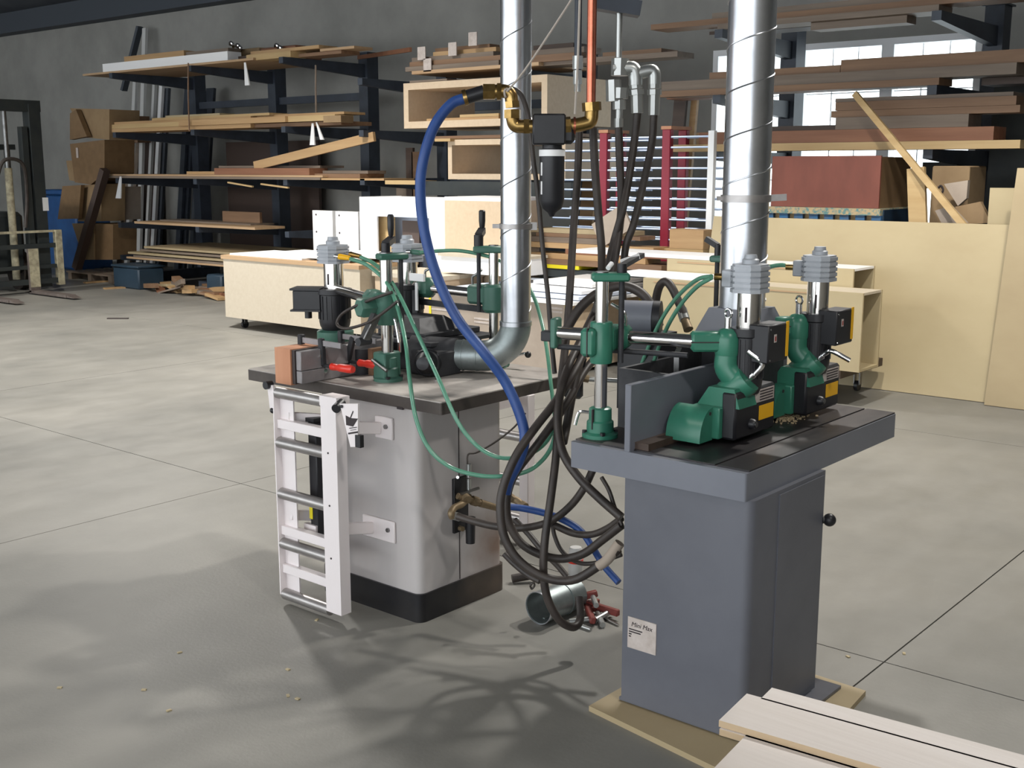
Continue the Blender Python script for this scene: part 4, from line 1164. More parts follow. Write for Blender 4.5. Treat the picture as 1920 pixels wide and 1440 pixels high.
MB().lathe((-1.731, 3.235, .905), (1, 0, 0), [(.018, 0), (.016, .014), (.011, .02)], 16).build('knob', 'black', mb_)
MB().cyl((-1.715, 3.235, .905), (-1.708, 3.235, .905), .009, n=14).build('knob_tip', 'steel', mb_)
# tilting neck
dm = onZ(1364, 640, za)
MB().lathe((dm.x, dm.y, za - .042), (0, 0, 1), [(.038, 0), (.040, .01), (.040, .05), (.036, .068), (.024, .080), (.006, .085)], 28).build('dome', 'green', h1)
tdm = (dm - aR); tdm.z = 0; tdn = tdm.normalized()
MB().beam(V((aR.x, aR.y, za)) - tdn * .012, dm - tdn * .02, .05, .062, bev=.008).build('arm_clamp', 'green', h1)
MB().beam(V((aR.x, aR.y, za)) - tdn * .013, dm - tdn * .03, .052, .004).build('clamp_slit', 'ink', h1)
n0, n1, n2, n3 = V((dm.x, dm.y, za - .04)), V((dm.x + .002, dm.y, za - .085)), V((dm.x + .035, dm.y + .012, za - .125)), V((dm.x + .07, dm.y + .03, za - .15))
MB().tube([n0, n1, n2], .037, 16, 5, rr=lambda t: .037 + .004 * t).build('neck', 'green', h1)
jd = V((.62, .10, .55)).normalized()
jc = V((dm.x + .045, dm.y + .012, za - .135))
MB().lathe(jc - jd * .06, jd, [(.046, 0), (.048, .006), (.048, .082), (.044, .094), (.026, .097)], 28).build('tilt_joint', 'green', h1)
MB().prism([(-.10, 0), (.05, 0), (.03, .06), (-.06, .06)], (jc.x - .01, 3.14, .967), (1, 0, 0), (0, 0, 1), (0, .11, 0)).build('saddle', 'green', h1)
MB().cyl((dm.x, dm.y, za + .035), (dm.x, dm.y, za + .075), .011, n=14).build('eye_bolt', 'lever', h1)
MB().tube([V((dm.x + .014 * math.cos(w), dm.y - .3 * .014 * math.cos(w), za + .088 + .014 * math.sin(w))) for w in [2 * math.pi * k / 12 for k in range(13)]], .004, 8, 2).build('eye_ring', 'lever', h1)
# second head: the same unit further along the table
OFF = V((0, .485, 0))
h2 = copy_thing(h1, OFF, 'green feeder head with motor at the far end of the grey shaper', 'green feeder heads on the grey shaper')
je = jc + jd * .038
for (h, o, pts) in ((h1, V(), [je, je + jd * .03, je + jd * .045 + V((.004, 0, .02)), je + V((-.004, -.01, .085))]),
                    (h2, OFF, [je, je + jd * .03, je + jd * .045 + V((.012, 0, .0)), je + V((.10, .03, .0))])):
    MB().tube([p + o for p in pts], .0088, 10).build('tilt_lever', 'lever', h)
    MB().cyl(pts[0] + o - jd * .01, pts[0] + o + jd * .02, .012, n=14).build('lever_hub', 'lever', h)
# air inlets on the valve blocks
for (h, o) in ((h1, V()), (h2, OFF)):
    bx_ = V((MX - .055, MY - .01, 1.362)) + o
    MB().box(bx_.x - .03, bx_.y - .02, bx_.z - .03, bx_.x + .005, bx_.y + .02, bx_.z + .024, .003).build('inlet_block', 'finblock', h)
    MB().cyl(bx_ + V((-.06, -.01, 0)), bx_ + V((-.03, 0, 0)), .011, n=12).build('air_fitting', 'brass', h)
# hidden second post with its crank
P2 = atD(1368, 700, 4.33)
post2, q2 = feeder_post('second feeder post half hidden behind the right duct', P2.x, P2.y, TZ, zat(492, P2.x, P2.y), zat(480, P2.x, P2.y), 1.1, 1.2, (-.9, -.2, 0), 'dgreen')
zc = zat(480, P2.x, P2.y)
MB().cyl((q2.x, q2.y, zc), (q2.x, q2.y, zc + .04), .012).beam((q2.x, q2.y, zc + .035), (q2.x - .05, q2.y, zc + .06), .02, .02).build('crank', 'black', post2)
MB().lathe((P2.x, P2.y, 1.10), (0, 0, 1), [(.036, 0), (.036, .13)], 24).build('cross_clamp', 'dgreen', post2)
a2 = dm + OFF; 
MB().cyl((P2.x, P2.y, za), a2 - tdn * .02, .021).build('arm', 'chrome', post2)
# black motor drum and bar behind the fence
dr = atD(1196, 596, 4.1)
mo = thing('spindle_motor', 'round black motor drum behind the front feeder post', 'motor', (dr.x, dr.y, TZ))
MB().lathe(dr, (.75, .35, 0), [(.05, -.06), (.062, -.055), (.062, .055), (.05, .06)], 28).build('drum', 'gpaint', mo)
MB().lathe(dr + V((.052, .024, 0)), (.75, .35, 0), [(.063, 0), (.063, .025), (.03, .03)], 28).build('end_cap', 'black', mo)
MB().box(dr.x - .05, dr.y - .05, TZ + .001, dr.x + .12, dr.y + .07, dr.z - .045).build('mount', 'black', mo)

# ================================================================== white shaper (left machine)
WZ = 0.875
WX0, WX1, WF, WB = -3.93, -2.815, 2.96, 3.77
ws = thing('shaper', 'grimy white spindle shaper on a black plinth in the middle', 'shaper', (-3.25, 3.3, 0))
slab(rounded(-3.50, 2.975, -2.95, 3.46, .035), .11, .828).build('cabinet', 'wcab', ws)
slab(rounded(-3.508, 2.967, -2.942, 3.468, .035), 0, .112).build('plinth', 'plinth', ws)
slab(rounded(WX0, WF, WX1, WB, .01), .828, WZ - .004).build('table_edge', 'wedge', ws)
slab(rounded(WX0 + .002, WF + .002, WX1 - .002, WB - .002, .01), WZ - .004, WZ).build('table_top', 'wtop', ws)
MB().box(-2.951, 3.195, .115, -2.9485, 3.199, .826).build('panel_seam', 'ink', ws)
# fence and blocks
yn = 2.87
xa, xb_, xc = onY(521, 700, yn).x, onY(550, 700, yn).x, onY(565, 700, yn).x
zf0, zf1 = WZ + .002, zat(660, xc, yn)
MB().box(xc - .03, yn, zf0 + .05, xc, 3.36, zf1, .002).build('fence_plate', 'fencesteel', ws)
MB().box(xc - .03, yn, zf0, xc + .002, 3.30, zf0 + .048, .002).build('fence_foot', 'fencesteel', ws)
MB().box(xb_, yn - .005, zf0 - .005, xc - .031, yn + .30, zf1 + .003).build('fence_backing', 'darkblock', ws)
MB().box(xa, yn - .012, zf0 - .01, xb_ - .001, yn + .16, zf1 + .006).build('wood_block', 'woodblock', None, 'orange hardwood block at the end of the white shaper fence', 'wood block')
for (y, z) in ((2.97, zf1 - .03), (2.99, zf0 + .035)): MB().cyl((xc - .002, y, z), (xc + .004, y, z), .009, n=12).build('fence_screw', 'lever', ws)
# black dust hood and guard
hx, hy = -3.42, 3.52
MB().box(hx - .17, hy - .15, WZ, hx + .13, hy + .2, WZ + .11, .004).build('hood_box', 'cast', ws)
MB().box(hx - .20, hy - .18, WZ + .112, hx + .19, hy + .22, WZ + .13, .003).build('hood_plate', 'cast', ws)
MB().box(hx - .16, hy - .14, WZ + .131, hx + .12, hy + .2, WZ + .155, .003).build('hood_plate', 'cast', ws)
hc = MB(); b0, b1 = .14, .075
cz0, cz1, hxx = WZ + .155, zat(592, hx - .03, hy), hx - .05
hc.add([(hxx - b0, hy - b0, cz0), (hxx + b0, hy - b0, cz0), (hxx + b0, hy + b0, cz0), (hxx - b0, hy + b0, cz0), (hxx - b1, hy - b1, cz1), (hxx + b1, hy - b1, cz1), (hxx + b1, hy + b1, cz1), (hxx - b1, hy + b1, cz1)],
       [(0, 1, 2, 3), (4, 5, 6, 7), (0, 1, 5, 4), (1, 2, 6, 5), (2, 3, 7, 6), (3, 0, 4, 7)])
hc.build('hood_cone', 'cast', ws)
gd = onY(680, 690, 3.2)
MB().cyl((gd.x, gd.y, WZ), (gd.x, gd.y, zat(652, gd.x, gd.y)), .05, n=28).build('cutter_guard', 'cast', ws)
MB().box(gd.x + .055, gd.y - .02, WZ, gd.x + .08, gd.y + .06, zat(650, gd.x, gd.y)).build('guard_block', 'brownw', ws)
dp = onY(797, 690, 3.30)
MB().box(dp.x - .11, 3.31, WZ, dp.x + .06, 3.45, WZ + .10, .006).build('adjuster_box', 'cast', ws)
ddir = V((.45, -.85, .1)).normalized()
dl0 = V((dp.x + .01, 3.31, WZ + .058))
MB().lathe(dl0, ddir, [(.056, 0), (.056, .02), (.052, .026), (.046, .028), (.026, .085), (.004, .09)], 28).build('dial', 'black', ws)
for k in range(5):
    w = R(110 + 26 * k); u_ = V((0, 0, 1)); s2 = ddir.cross(u_)
    MB().ball(dl0 + ddir * .027 + s2 * (.041 * math.cos(w)) + u_ * (.041 * math.sin(w)), .0034, 8).build('dial_mark', 'whitepanel', ws)
pn = onY(751, 660, 3.33)
MB().cyl((pn.x, pn.y, WZ + .08), (pn.x, pn.y, zat(623, pn.x, pn.y)), .012, n=16).build('spindle_pin', 'chrome', ws)
MB().lathe((pn.x, pn.y, zat(626, pn.x, pn.y)), (0, 0, 1), [(.017, 0), (.017, .006)], 6).build('pin_head', 'chrome', ws)
p = onZ(819, 717, WZ); MB().cyl(p, p + V((0, 0, .012)), .009, n=6).build('table_bolt', 'lever', ws)
p = onX(761, 766, -3.0)
MB().box(-3.04, WF - .002, .822, -3.01, WF + .006, .832).build('edge_notch', 'ink', ws)
p = onY(745, 672, 3.02)

# ---- feeder posts on the white shaper
wp = onZ(728, 713, WZ)
zc1, zc0 = zat(475, wp.x, wp.y), zat(487, wp.x, wp.y)
wk0, wk1 = zat(608, wp.x, wp.y), zat(547, wp.x, wp.y)
postw, qw = feeder_post('green and chrome feeder post at the front of the white shaper', wp.x, wp.y, WZ, zc0, zc1, wk0, wk1, (.4, .9, 0), 'dgreen', r=.0245)
MB().box(wp.x - .04, wp.y - .045, WZ, wp.x + .03, wp.y + .045, WZ + .115, .006).build('base_block', 'dgreen', postw)
MB().lathe((wp.x, wp.y, wk0), (0, 0, 1), [(.040, 0), (.046, .012), (.046, wk1 - wk0 - .01), (.038, wk1 - wk0)], 28).build('cross_clamp', 'dgreen', postw)
zaw = (wk0 + wk1) / 2 + .015
W1 = onY(627, 560, 3.42)
wd = (V((W1.x, W1.y, 0)) - V((wp.x, wp.y, 0))).normalized(); ws_ = V((-wd.y, wd.x, 0))
MB().beam(V((wp.x, wp.y, zaw)), V((wp.x, wp.y, zaw)) + wd * .11, .085, .09, bev=.016).lathe(V((wp.x, wp.y, zaw - .01)) - ws_ * -.02 + wd * .03, V((-.2, -1, 0)), [(.042, 0), (.042, .085), (.034, .095)], 6).build('clamp_body', 'dgreen', postw)
MB().cyl(V((wp.x, wp.y, zaw)), V((W1.x, W1.y, zaw)), .021).build('arm', 'chrome', postw)
MB().beam(V((wp.x, wp.y, zaw)) + wd * .09, V((wp.x, wp.y, zaw)) + wd * .2, .075, .085, bev=.02).build('arm_clamp', 'dgreen', postw)
t0, t1 = atD(705, 590, 4.45), atD(682, 640, 4.4)
MB().beam(t0, t1, .03, .035, bev=.004).build('link_arm', 'steel', postw)
MB().cyl(t1 + V((0, -.03, 0)), t1 + V((0, .03, 0)), .016, n=16).build('link_pin', 'cast', postw)
c0 = V((wp.x, wp.y, zc1))
ce = c0 + V((.02, .05, .045))
MB().cyl(c0, c0 + V((0, 0, .04)), .018, n=12).beam(c0 + V((0, 0, .035)) - wd * .0, atD(735, 448, 4.62), .03, .022).build('crank_arm', 'black', postw)
hb = atD(733, 446, 4.6)
MB().lathe(hb, (0, 0, 1), [(.006, 0), (.010, .012), (.013, .04), (.013, .085), (.009, .092)], 16).build('crank_handle', 'black', postw)
lp0 = V((wp.x, wp.y, WZ + .085))
MB().tube([lp0 + V((-.03, -.055, .0)), lp0 + V((.05, -.055, -.035))], .007, 8, smooth=False).build('lock_lever', 'steel', postw)
MB().tube([V((wp.x + .03, wp.y, zaw - .05)), V((wp.x + .06, wp.y - .02, zaw - .05)), V((wp.x + .07, wp.y - .02, zaw - .07)), V((wp.x + .085, wp.y - .02, zaw - .14))], .006, 8).build('lock_lever', 'lever', postw)

w2 = onY(926, 640, 3.66)
zc1, zc0 = zat(461, w2.x, w2.y), zat(474, w2.x, w2.y)
wk0, wk1 = zat(585, w2.x, w2.y), zat(533, w2.x, w2.y)
postv, qv = feeder_post('dark green feeder post behind the left duct on the white shaper', w2.x, w2.y, WZ, zc0, zc1, wk0, wk1, (-.75, -.65, 0), 'dgreen')
MB().box(w2.x - .05, w2.y - .05, WZ, w2.x + .05, w2.y + .05, zat(640, w2.x, w2.y), .006).build('base_block', 'dgreen', postv)
MB().lathe((w2.x, w2.y, wk0), (0, 0, 1), [(.038, 0), (.048, .012), (.048, wk1 - wk0 - .01), (.038, wk1 - wk0)], 28).build('cross_clamp', 'dgreen', postv)
W2H = onY(765, 560, 3.62)
vd = (V((W2H.x, W2H.y, 0)) - V((w2.x, w2.y, 0))).normalized()
zav = (wk0 + wk1) / 2 + .012
pv = V((w2.x, w2.y, zav))
MB().beam(pv, pv + vd * .12, .075, .08, bev=.012).build('clamp_body', 'dgreen', postv)
MB().cyl(pv, V((W2H.x, W2H.y, zav + .015)), .021).build('arm', 'chrome', postv)
MB().beam(V((W2H.x, W2H.y, zav + .012)) - vd * .06, V((W2H.x, W2H.y, zav + .012)) - vd * .15, .07, .085, bev=.02).build('arm_clamp', 'dgreen', postv)
MB().beam(pv - V((0, 0, .065)), V((W2H.x, W2H.y, zav - .05)) - vd * .03, .02, .024).build('feed_screw', 'cast', postv)
for (s0, a_) in ((pv + vd * .11 + V((0, 0, .03)), 1), (V((W2H.x, W2H.y, zav + .04)) - vd * .10, 1)):
    MB().tube([s0, s0 + V((0, 0, .04)), s0 + V((0.0, 0, .05)) - vd * .015, s0 + V((0, 0, .075)) - vd * .05], .0055, 8).build('lock_lever', 'steel', postv)
cv = V((qv.x, qv.y, zc1))
hv = atD(904, 432, 4.95)
MB().cyl(cv, cv + V((0, 0, .045)), .02, n=12).beam(cv + V((0, 0, .04)), hv, .03, .024).build('crank_arm', 'black', postv)
MB().lathe(hv, (0, 0, 1), [(.007, 0), (.011, .012), (.014, .04), (.014, .08), (.010, .085)], 16).build('crank_handle', 'black', postv)
lv = onZ(990, 665, WZ + .06)
MB().tube([V((w2.x + .05, w2.y, WZ + .03)), lv + V((-.03, 0, 0)), lv], .006, 8).build('lock_lever', 'lever', postv)
MB().ball(lv, .014).build('lever_knob', 'black', postv)

# ---- heads on the white shaper
def whead(label, X, Y, ys, jbox):
    yk, yt, yb_, yc, ym = ys       # cap top, block top, block bottom, cylinder bottom, motor bottom
    z = [zat(v, X, Y) for v in ys]
    D = -SA * X + CA * Y
    u = D / 2217
    t = thing('power_feeder', label, 'power feeder', (X, Y, z[4] - .05), 'feeder heads on the white shaper')
    head_common(t, X, Y, z[3], z[2], 0, z[1], z[0], z[4], 19 * u, 54 * u, 30 * u)
    MB().lathe((X, Y, z[4] - .05), (0, 0, 1), [(33 * u, 0), (35 * u, .01), (35 * u, .045), (29 * u, .052)], 32).build('mount_ring', 'dgreen', t)
    MB().cyl((X, Y, WZ), (X, Y, z[4] - .045), 22 * u).build('spindle_housing', 'dgreen', t)
    return t, z, u
hw1, z, u = whead('black motor head at the left end of the white shaper', W1.x, W1.y, (444, 459, 493, 541, 618), 1)
jx = W1.x - .055; 
jbw = MB(rotz((W1.x, W1.y, 0), 34)).box(-.175, -.05, z[4] + .09, -.05, .05, z[3] - .005, .004).build('junction_box', 'black', hw1)
MB(rotz((W1.x, W1.y, 0), 34)).box(-.185, -.06, z[3] - .005, -.05, .06, z[3] + .004).box(-.185, -.06, z[4] + .085, -.05, .06, z[4] + .093).cyl((-.12, 0, z[4] + .05), (-.12, 0, z[4] + .09), .016).build('box_flange', 'black', jbw)
fp = V((W1.x + 24 * u * .6, W1.y - 24 * u, (z[1] + z[2]) / 2 - .012))
for k, (a_, b_) in enumerate((((628, 480), (656, 484)), ((648, 475), (676, 481)))):
    D = (-SA * W1.x + CA * W1.y) - (.06 if k == 0 else .02)
    p0, p1 = atD(*a_, D), atD(*b_, D - .04)
    MB().cyl(p0, p0.lerp(p1, .35), .010, n=12).build('air_fitting', 'lever', hw1)
    MB().cyl(p0.lerp(p1, .3), p1, .013, .010, n=12).build('yellow_sleeve', 'brass' if k else 'sticker', hw1)
hw2, z2, u2 = whead('black motor head in the middle of the white shaper', W2H.x, W2H.y, (441, 457, 490, 532, 600), 1)
p0 = atD(770, 472, -SA * W2H.x + CA * W2H.y - .06)
MB().cyl(p0, atD(787, 474, -SA * W2H.x + CA * W2H.y - .08), .011, n=12).build('air_fitting', 'dgreen', hw2)
MB().cyl(atD(762, 472, -SA * W2H.x + CA * W2H.y - .07), atD(770, 472, -SA * W2H.x + CA * W2H.y - .075), .009, n=12).build('fitting_nut', 'lever', hw2)
sb = atD(783, 520, -SA * W2H.x + CA * W2H.y - .09)
MB().box(sb.x - .045, sb.y - .006, sb.z - .016, sb.x + .04, sb.y + .006, sb.z + .016).build('scale_bracket', 'whitepanel', hw2)
q0 = atD(781, 530, -SA * W2H.x + CA * W2H.y - .10)
MB().box(q0.x - .007, q0.y - .003, zat(582, q0.x, q0.y), q0.x + .007, q0.y + .003, q0.z).build('white_scale', 'whitepanel', hw2)
MB().box(q0.x - .035, q0.y + .006, zat(592, q0.x, q0.y), q0.x - .004, q0.y + .016, zat(545, q0.x, q0.y)).build('scale_backing', 'cast', hw2)

# ---- bar clamps
def bar_clamp(label, Y, jaw, bar1, arm0, arm1, scr, hnd0, hnd1):
    p = onY(*scr, Y)
    t = thing('bar_clamp', label, 'clamp', (p.x, Y, p.z), 'red handled bar clamps')
    a, b = onY(*jaw, Y), onY(*bar1, Y)
    MB().beam(a, b, .008, .022, bev=.001).build('bar', 'fencesteel', t)
    MB().box(a.x - .012, Y - .012, a.z - .075, a.x + .010, Y + .012, a.z + .022, .003).build('fixed_jaw', 'cast', t)
    c, d = onY(*arm0, Y), onY(*arm1, Y)
    MB().beam(c, d, .022, .024, up=(1, 0, 0), bev=.004).build('sliding_arm', 'cast', t)
    s = onY(*scr, Y); h0, h1_ = onY(*hnd0, Y), onY(*hnd1, Y)
    MB().cyl(s, h0, .007, n=12).build('screw', 'cast', t)
    MB().cyl(s - (h0 - s).normalized() * .008, s + (h0 - s).normalized() * .003, .014, n=16).build('swivel_pad', 'lever', t)
    dv = h1_ - h0; L_ = dv.length
    MB().lathe(h0, dv, [(.009, 0), (.015, L_ * .06), (.014, L_ * .25), (.0125, L_ * .32), (.0165, L_ * .45), (.017, L_ * .9), (.013, L_)], 12).build('handle', 'orange', t)
    return t
bar_clamp('red handled bar clamp nearer the front of the white shaper fence', 2.98, (565, 637), (640, 649), (602, 634), (606, 686), (592, 683), (620, 687), (662, 693))
bar_clamp('red handled bar clamp next to the feeder post on the white shaper', 3.12, (640, 630), (705, 640), (662, 632), (652, 676), (644, 677), (672, 680), (711, 685))
# ================================================================== roller extension racks of the white shaper
LY = 2.76
lx0, lx1, lx2, lx3 = (onY(p, 940, LY).x for p in (518.5, 545, 606, 634))
rl = thing('roller_rack', 'white ladder-like roller rack hanging at the front of the white shaper', 'roller rack', ((lx0 + lx3) / 2, LY, .03))
def zr(py, x): return zat(py, x, LY)
lt_, lb_ = zr(745, lx0), zr(1110, lx0)
rt_, rb_ = zr(742, lx2), zr(1149, lx2)
lb_ = rb_ = max(.02, (lb_ + rb_) / 2)
lt_ = rt_ = (lt_ + rt_) / 2
th = .006
def channel(x0, x1, z0, z1, open_dir):
    m = MB().box(x0, LY, z0, x1, LY + th, z1)                 # web faces the camera
    m.box(x0, LY, z0, x0 + th, LY + .045, z1).box(x1 - th, LY, z0, x1, LY + .045, z1)
    return m
RW = .046
MB().box(lx0, LY, lb_, lx0 + th, LY + .05, lt_).box(lx0 + th, LY + .03, lb_, lx1 - .002, LY + .036, lt_).build('rail', 'white', rl)
MB().box(lx2, LY, rb_, lx3, LY + th, rt_).box(lx2, LY + th, rb_, lx2 + th, LY + .05, rt_).box(lx3 - th, LY + th, rb_, lx3, LY + .05, rt_).build('rail', 'white', rl)
for py in (738, 832, 928, 1022, 1117):
    z = zr(py, lx0 + .02)
    MB().cyl((lx0 + th, LY + .022, z), (lx2, LY + .022, z), .0225, n=24).build('roller', 'roller', rl)
for py in (796, 996, 1068):
    z = zr(py, lx0 + .02)
    MB().box(lx0 + th, LY + .012, z - .018, lx2, LY + .045, z + .018, .002).build('crossbar', 'white', rl)
for py in (851, 950, 1049):
    z = zr(py, lx3 - .03); MB().cyl((lx2 + .036, LY - .002, z), (lx2 + .036, LY + .004, z), .004, n=8).build('rivet', 'ink', rl)
# brackets to the cabinet
cy_ = 2.975
for (py0, pa, pb, py1, w) in ((806, 707, 739, 806, .02), (998, 684, 743, 1000, .02)):
    za_ = zr(py0, lx3)
    xpa, xpb = onY(pa, py1, cy_).x, onY(pb, py1, cy_).x
    zp = zat(py1, xpb, cy_)
    MB().box(xpa, cy_ - .012, zp - .04, xpb, cy_ - .001, zp + .045, .003).build('wall_plate', 'white', rl)
    MB().beam((lx3 - .03, LY + .03, za_), ((xpa * .7 + xpb * .3), cy_ - .01, zp + .0), .02, .045, bev=.002).build('bracket_arm', 'white', rl)
    MB().beam((lx0 + .05, LY + .03, za_), (xpa - .18, cy_ - .01, zp + .0), .02, .04, bev=.002).build('bracket_arm', 'white', rl)
    MB().cyl((xpb - .03, cy_ - .02, zp + .01), (xpb - .03, cy_ - .012, zp + .01), .009, n=6).build('bolt', 'steel', rl)
# hinge head and lever plate
hz = zr(755, lx3)
MB().box(lx2, LY - .004, hz - .02, lx3 + .01, LY + .06, hz + .018).build('hinge_block', 'white', rl)
MB().cyl((lx3 + .012, LY + .02, hz - .002), (lx3 + .03, LY - .025, hz - .015), .017, n=16).build('hinge_knob', 'black', rl)
PYv = LY - .03
pts = [(637, 757), (671, 757), (671, 812), (668, 838), (657, 838)]
q = [onY(a, b, PYv) for a, b in pts]
MB().add(q + [k + V((0, .008, 0)) for k in q], [tuple(range(5)), tuple(range(5, 10))] + [(i, (i + 1) % 5, 5 + (i + 1) % 5, 5 + i) for i in range(5)]).build('lever_plate', 'white', rl)
pts = [(648, 779), (658, 784), (671, 785), (662, 800), (649, 797)]
q = [onY(a, b, PYv - .001) for a, b in pts]
MB().add(q + [k + V((0, .002, 0)) for k in q], [tuple(range(5)), tuple(range(5, 10))] + [(i, (i + 1) % 5, 5 + (i + 1) % 5, 5 + i) for i in range(5)]).build('printed_diagram', 'ink', rl)
for (a, b, w) in (((656, 786), (662, 771), .004), ((655, 803), (669, 801), .003), ((653, 813), (671, 810), .006), ((657, 807), (668, 805), .002)):
    MB().beam(onY(*a, PYv - .0015), onY(*b, PYv - .0015), .001, w).build('printed_line', 'ink', rl)
a, b = onY(667, 815, PYv - .002), onY(677, 840, PYv - .002)
MB().box(a.x, PYv - .006, b.z, b.x, PYv + .012, a.z).build('lever_grip', 'black', rl)
p = onY(641, 762, PYv - .002); MB().cyl(p, p - V((0, .004, 0)), .006, n=10).build('pivot', 'black', rl)
# dark gas strut behind
sx, sy = onY(594, 900, LY + .1).x, LY + .1
z0s, z1s = zat(1004, sx, sy), zat(790, sx, sy)
MB().box(sx - .022, sy - .02, z0s, sx + .026, sy + .02, z1s, .004).build('strut', 'black', rl)
MB().box(sx - .028, sy - .024, z1s, sx + .02, sy + .024, z1s + .015).build('strut_cap', 'black', rl)
MB().box(sx - .024, sy - .0215, zat(972, sx, sy), sx - .006, sy - .0205, zat(938, sx, sy)).build('strut_label', 'yellow', rl)
MB().box(sx - .05, sy - .03, zat(1006, sx, sy), sx + .02, sy - .01, zat(982, sx, sy)).build('strut_foot', 'white', rl)
# left side lever
p0, p1 = onY(508, 722, LY + .02), onY(513, 765, LY + .02)
MB().beam(p0, p1, .01, .035).build('side_lever', 'white', rl)
MB().cyl(p0 + V((-.01, -.02, .0)), p0 + V((-.01, .01, 0)), .016, n=14).build('side_knob', 'black', rl)
MB().ball(p1 + V((-.005, 0, -.01)), .012).build('lever_ball', 'black', rl)

# second rack on the far side
BY = 3.95
bx0, bx1 = onY(973, 850, BY).x, onY(990, 850, BY).x
r2 = thing('roller_rack', 'second white roller rack behind the white shaper, mostly hidden', 'roller rack', ((bx0 + bx1) / 2, BY, .1))
zb0, zb1 = zat(985, bx1, BY), zat(742, bx1, BY)
MB().box(bx0, BY, zb0, bx1, BY + .05, zb1, .003).build('rail', 'white', r2)
MB().box(bx0 - .3, BY, zb0, bx0 - .24, BY + .05, zb1, .003).build('rail', 'white', r2)
for py in (750, 822, 905, 975):
    z = zat(py, bx0, BY)
    MB().cyl((bx0 - .24, BY + .025, z), (bx0, BY + .025, z), .0225, n=20).build('roller', 'roller', r2)
MB().box(bx0 - .24, WB - .3, zb1 - .05, bx0 - .2, BY, zb1 - .01).build('bracket_arm', 'white', r2)
MB().box(bx0 - .04, WB - .3, zb1 - .05, bx0 - .0, BY, zb1 - .01).build('bracket_arm', 'white', r2)

# ================================================================== ducts
def helix(x, y, z0, z1, r, pitch, ph=0.0, hand=1):
    n = int((z1 - z0) / pitch * 28)
    return [V((x + r * math.cos(hand * (2 * math.pi * k / 28) + ph), y + r * math.sin(hand * (2 * math.pi * k / 28) + ph), z0 + pitch * k / 28)) for k in range(n + 1)]
rR = .0785
dr_ = thing('spiral_duct', 'thick spiral seamed steel duct rising from the grey shaper', 'duct', (DR.x, DR.y, zt - .01))
MB().cyl((DR.x, DR.y, zt - .01), (DR.x, DR.y, 5.6), rR, n=48).build('pipe', 'galv', dr_)
MB().tube(helix(DR.x, DR.y, zt + .02, 3.4, rR, .15, 0.4), .0028, 6, smooth=False).build('spiral_seam', 'galv', dr_)
zc = zat(372, DR.x, DR.y)
MB().ring((DR.x, DR.y, zc - .012), (DR.x, DR.y, zc + .012), rR + .006, .006, 40).build('strap_band', 'roller', dr_)
sp = V((DR.x, DR.y, zc)) + V((CA, SA, 0)) * (rR + .004)
MB().beam(sp - V((0, 0, .0)) + V((-.02, -.02, 0)), sp + V((.045, .03, .004)), .006, .022).build('strap_tail', 'roller', dr_)
MB().beam(V((DR.x, DR.y, zc)) - V((CA, SA, 0)) * (rR + .018), V((DR.x, DR.y, zc)) - V((CA, SA, 0)) * (rR - .004), .02, .014).build('strap_buckle', 'roller', dr_)
LD = atD(967, 560, 4.66)
rL = .0605
dl_ = thing('spiral_duct', 'slimmer spiral seamed steel duct with elbow ending at the white shaper hood', 'duct', (LD.x, LD.y, WZ + .02))
ze = WZ + .012 + rL
zs = zat(606, LD.x, LD.y)
MB().cyl((LD.x, LD.y, zs), (LD.x, LD.y, 5.6), rL, n=44).build('pipe', 'galv', dl_)
MB().tube(helix(LD.x, LD.y, zs + .05, 3.6, rL, .185, 0.2), .0024, 6, smooth=False).build('spiral_seam', 'galv', dl_)
he = onZ(848, 665, ze)
ed = V((he.x - LD.x, he.y - LD.y, 0)); EL = ed.length; ed.normalize()
Rb = zs - ze
arc = [V((LD.x, LD.y, zs + .01))]
for k in range(0, 13):
    a = R(90 * k / 12)
    arc.append(V((LD.x, LD.y, 0)) + ed * (Rb * (1 - math.cos(a))) + V((0, 0, zs - Rb * math.sin(a))))
arc.append(V((he.x, he.y, ze)))
MB().tube(arc, rL + .002, 40, smooth=False).build('elbow', 'elbow', dl_)
MB().ring((LD.x, LD.y, zs - .008), (LD.x, LD.y, zs + .008), rL + .005, .005, 40).build('joint_ring', 'galv', dl_)
for d_ in (EL - .05, EL - .11):
    pA = V((LD.x, LD.y, ze)) + ed * d_
    MB().ring(pA, pA + ed * .006, rL + .0045, .004, 40).build('joint_ring', 'elbow', dl_)
zc = zat(424, LD.x, LD.y)
MB().ring((LD.x, LD.y, zc - .01), (LD.x, LD.y, zc + .01), rL + .006, .006, 40).build('strap_band', 'roller', dl_)
for s_ in (-1, 1):
    p = V((LD.x, LD.y, zc)) + V((CA, SA, 0)) * (s_ * (rL + .012))
    MB().beam(p - V((CA, SA, 0)) * .02, p + V((CA, SA, 0)) * .012, .02, .016 if s_ < 0 else .03).build('strap_buckle', 'roller', dl_)
MB().cyl(V((he.x, he.y, ze)) - ed * .02, V((he.x, he.y, ze)) + ed * .17, rL + .008, rL + .016, n=36).build('hood_outlet', 'cast', dl_)

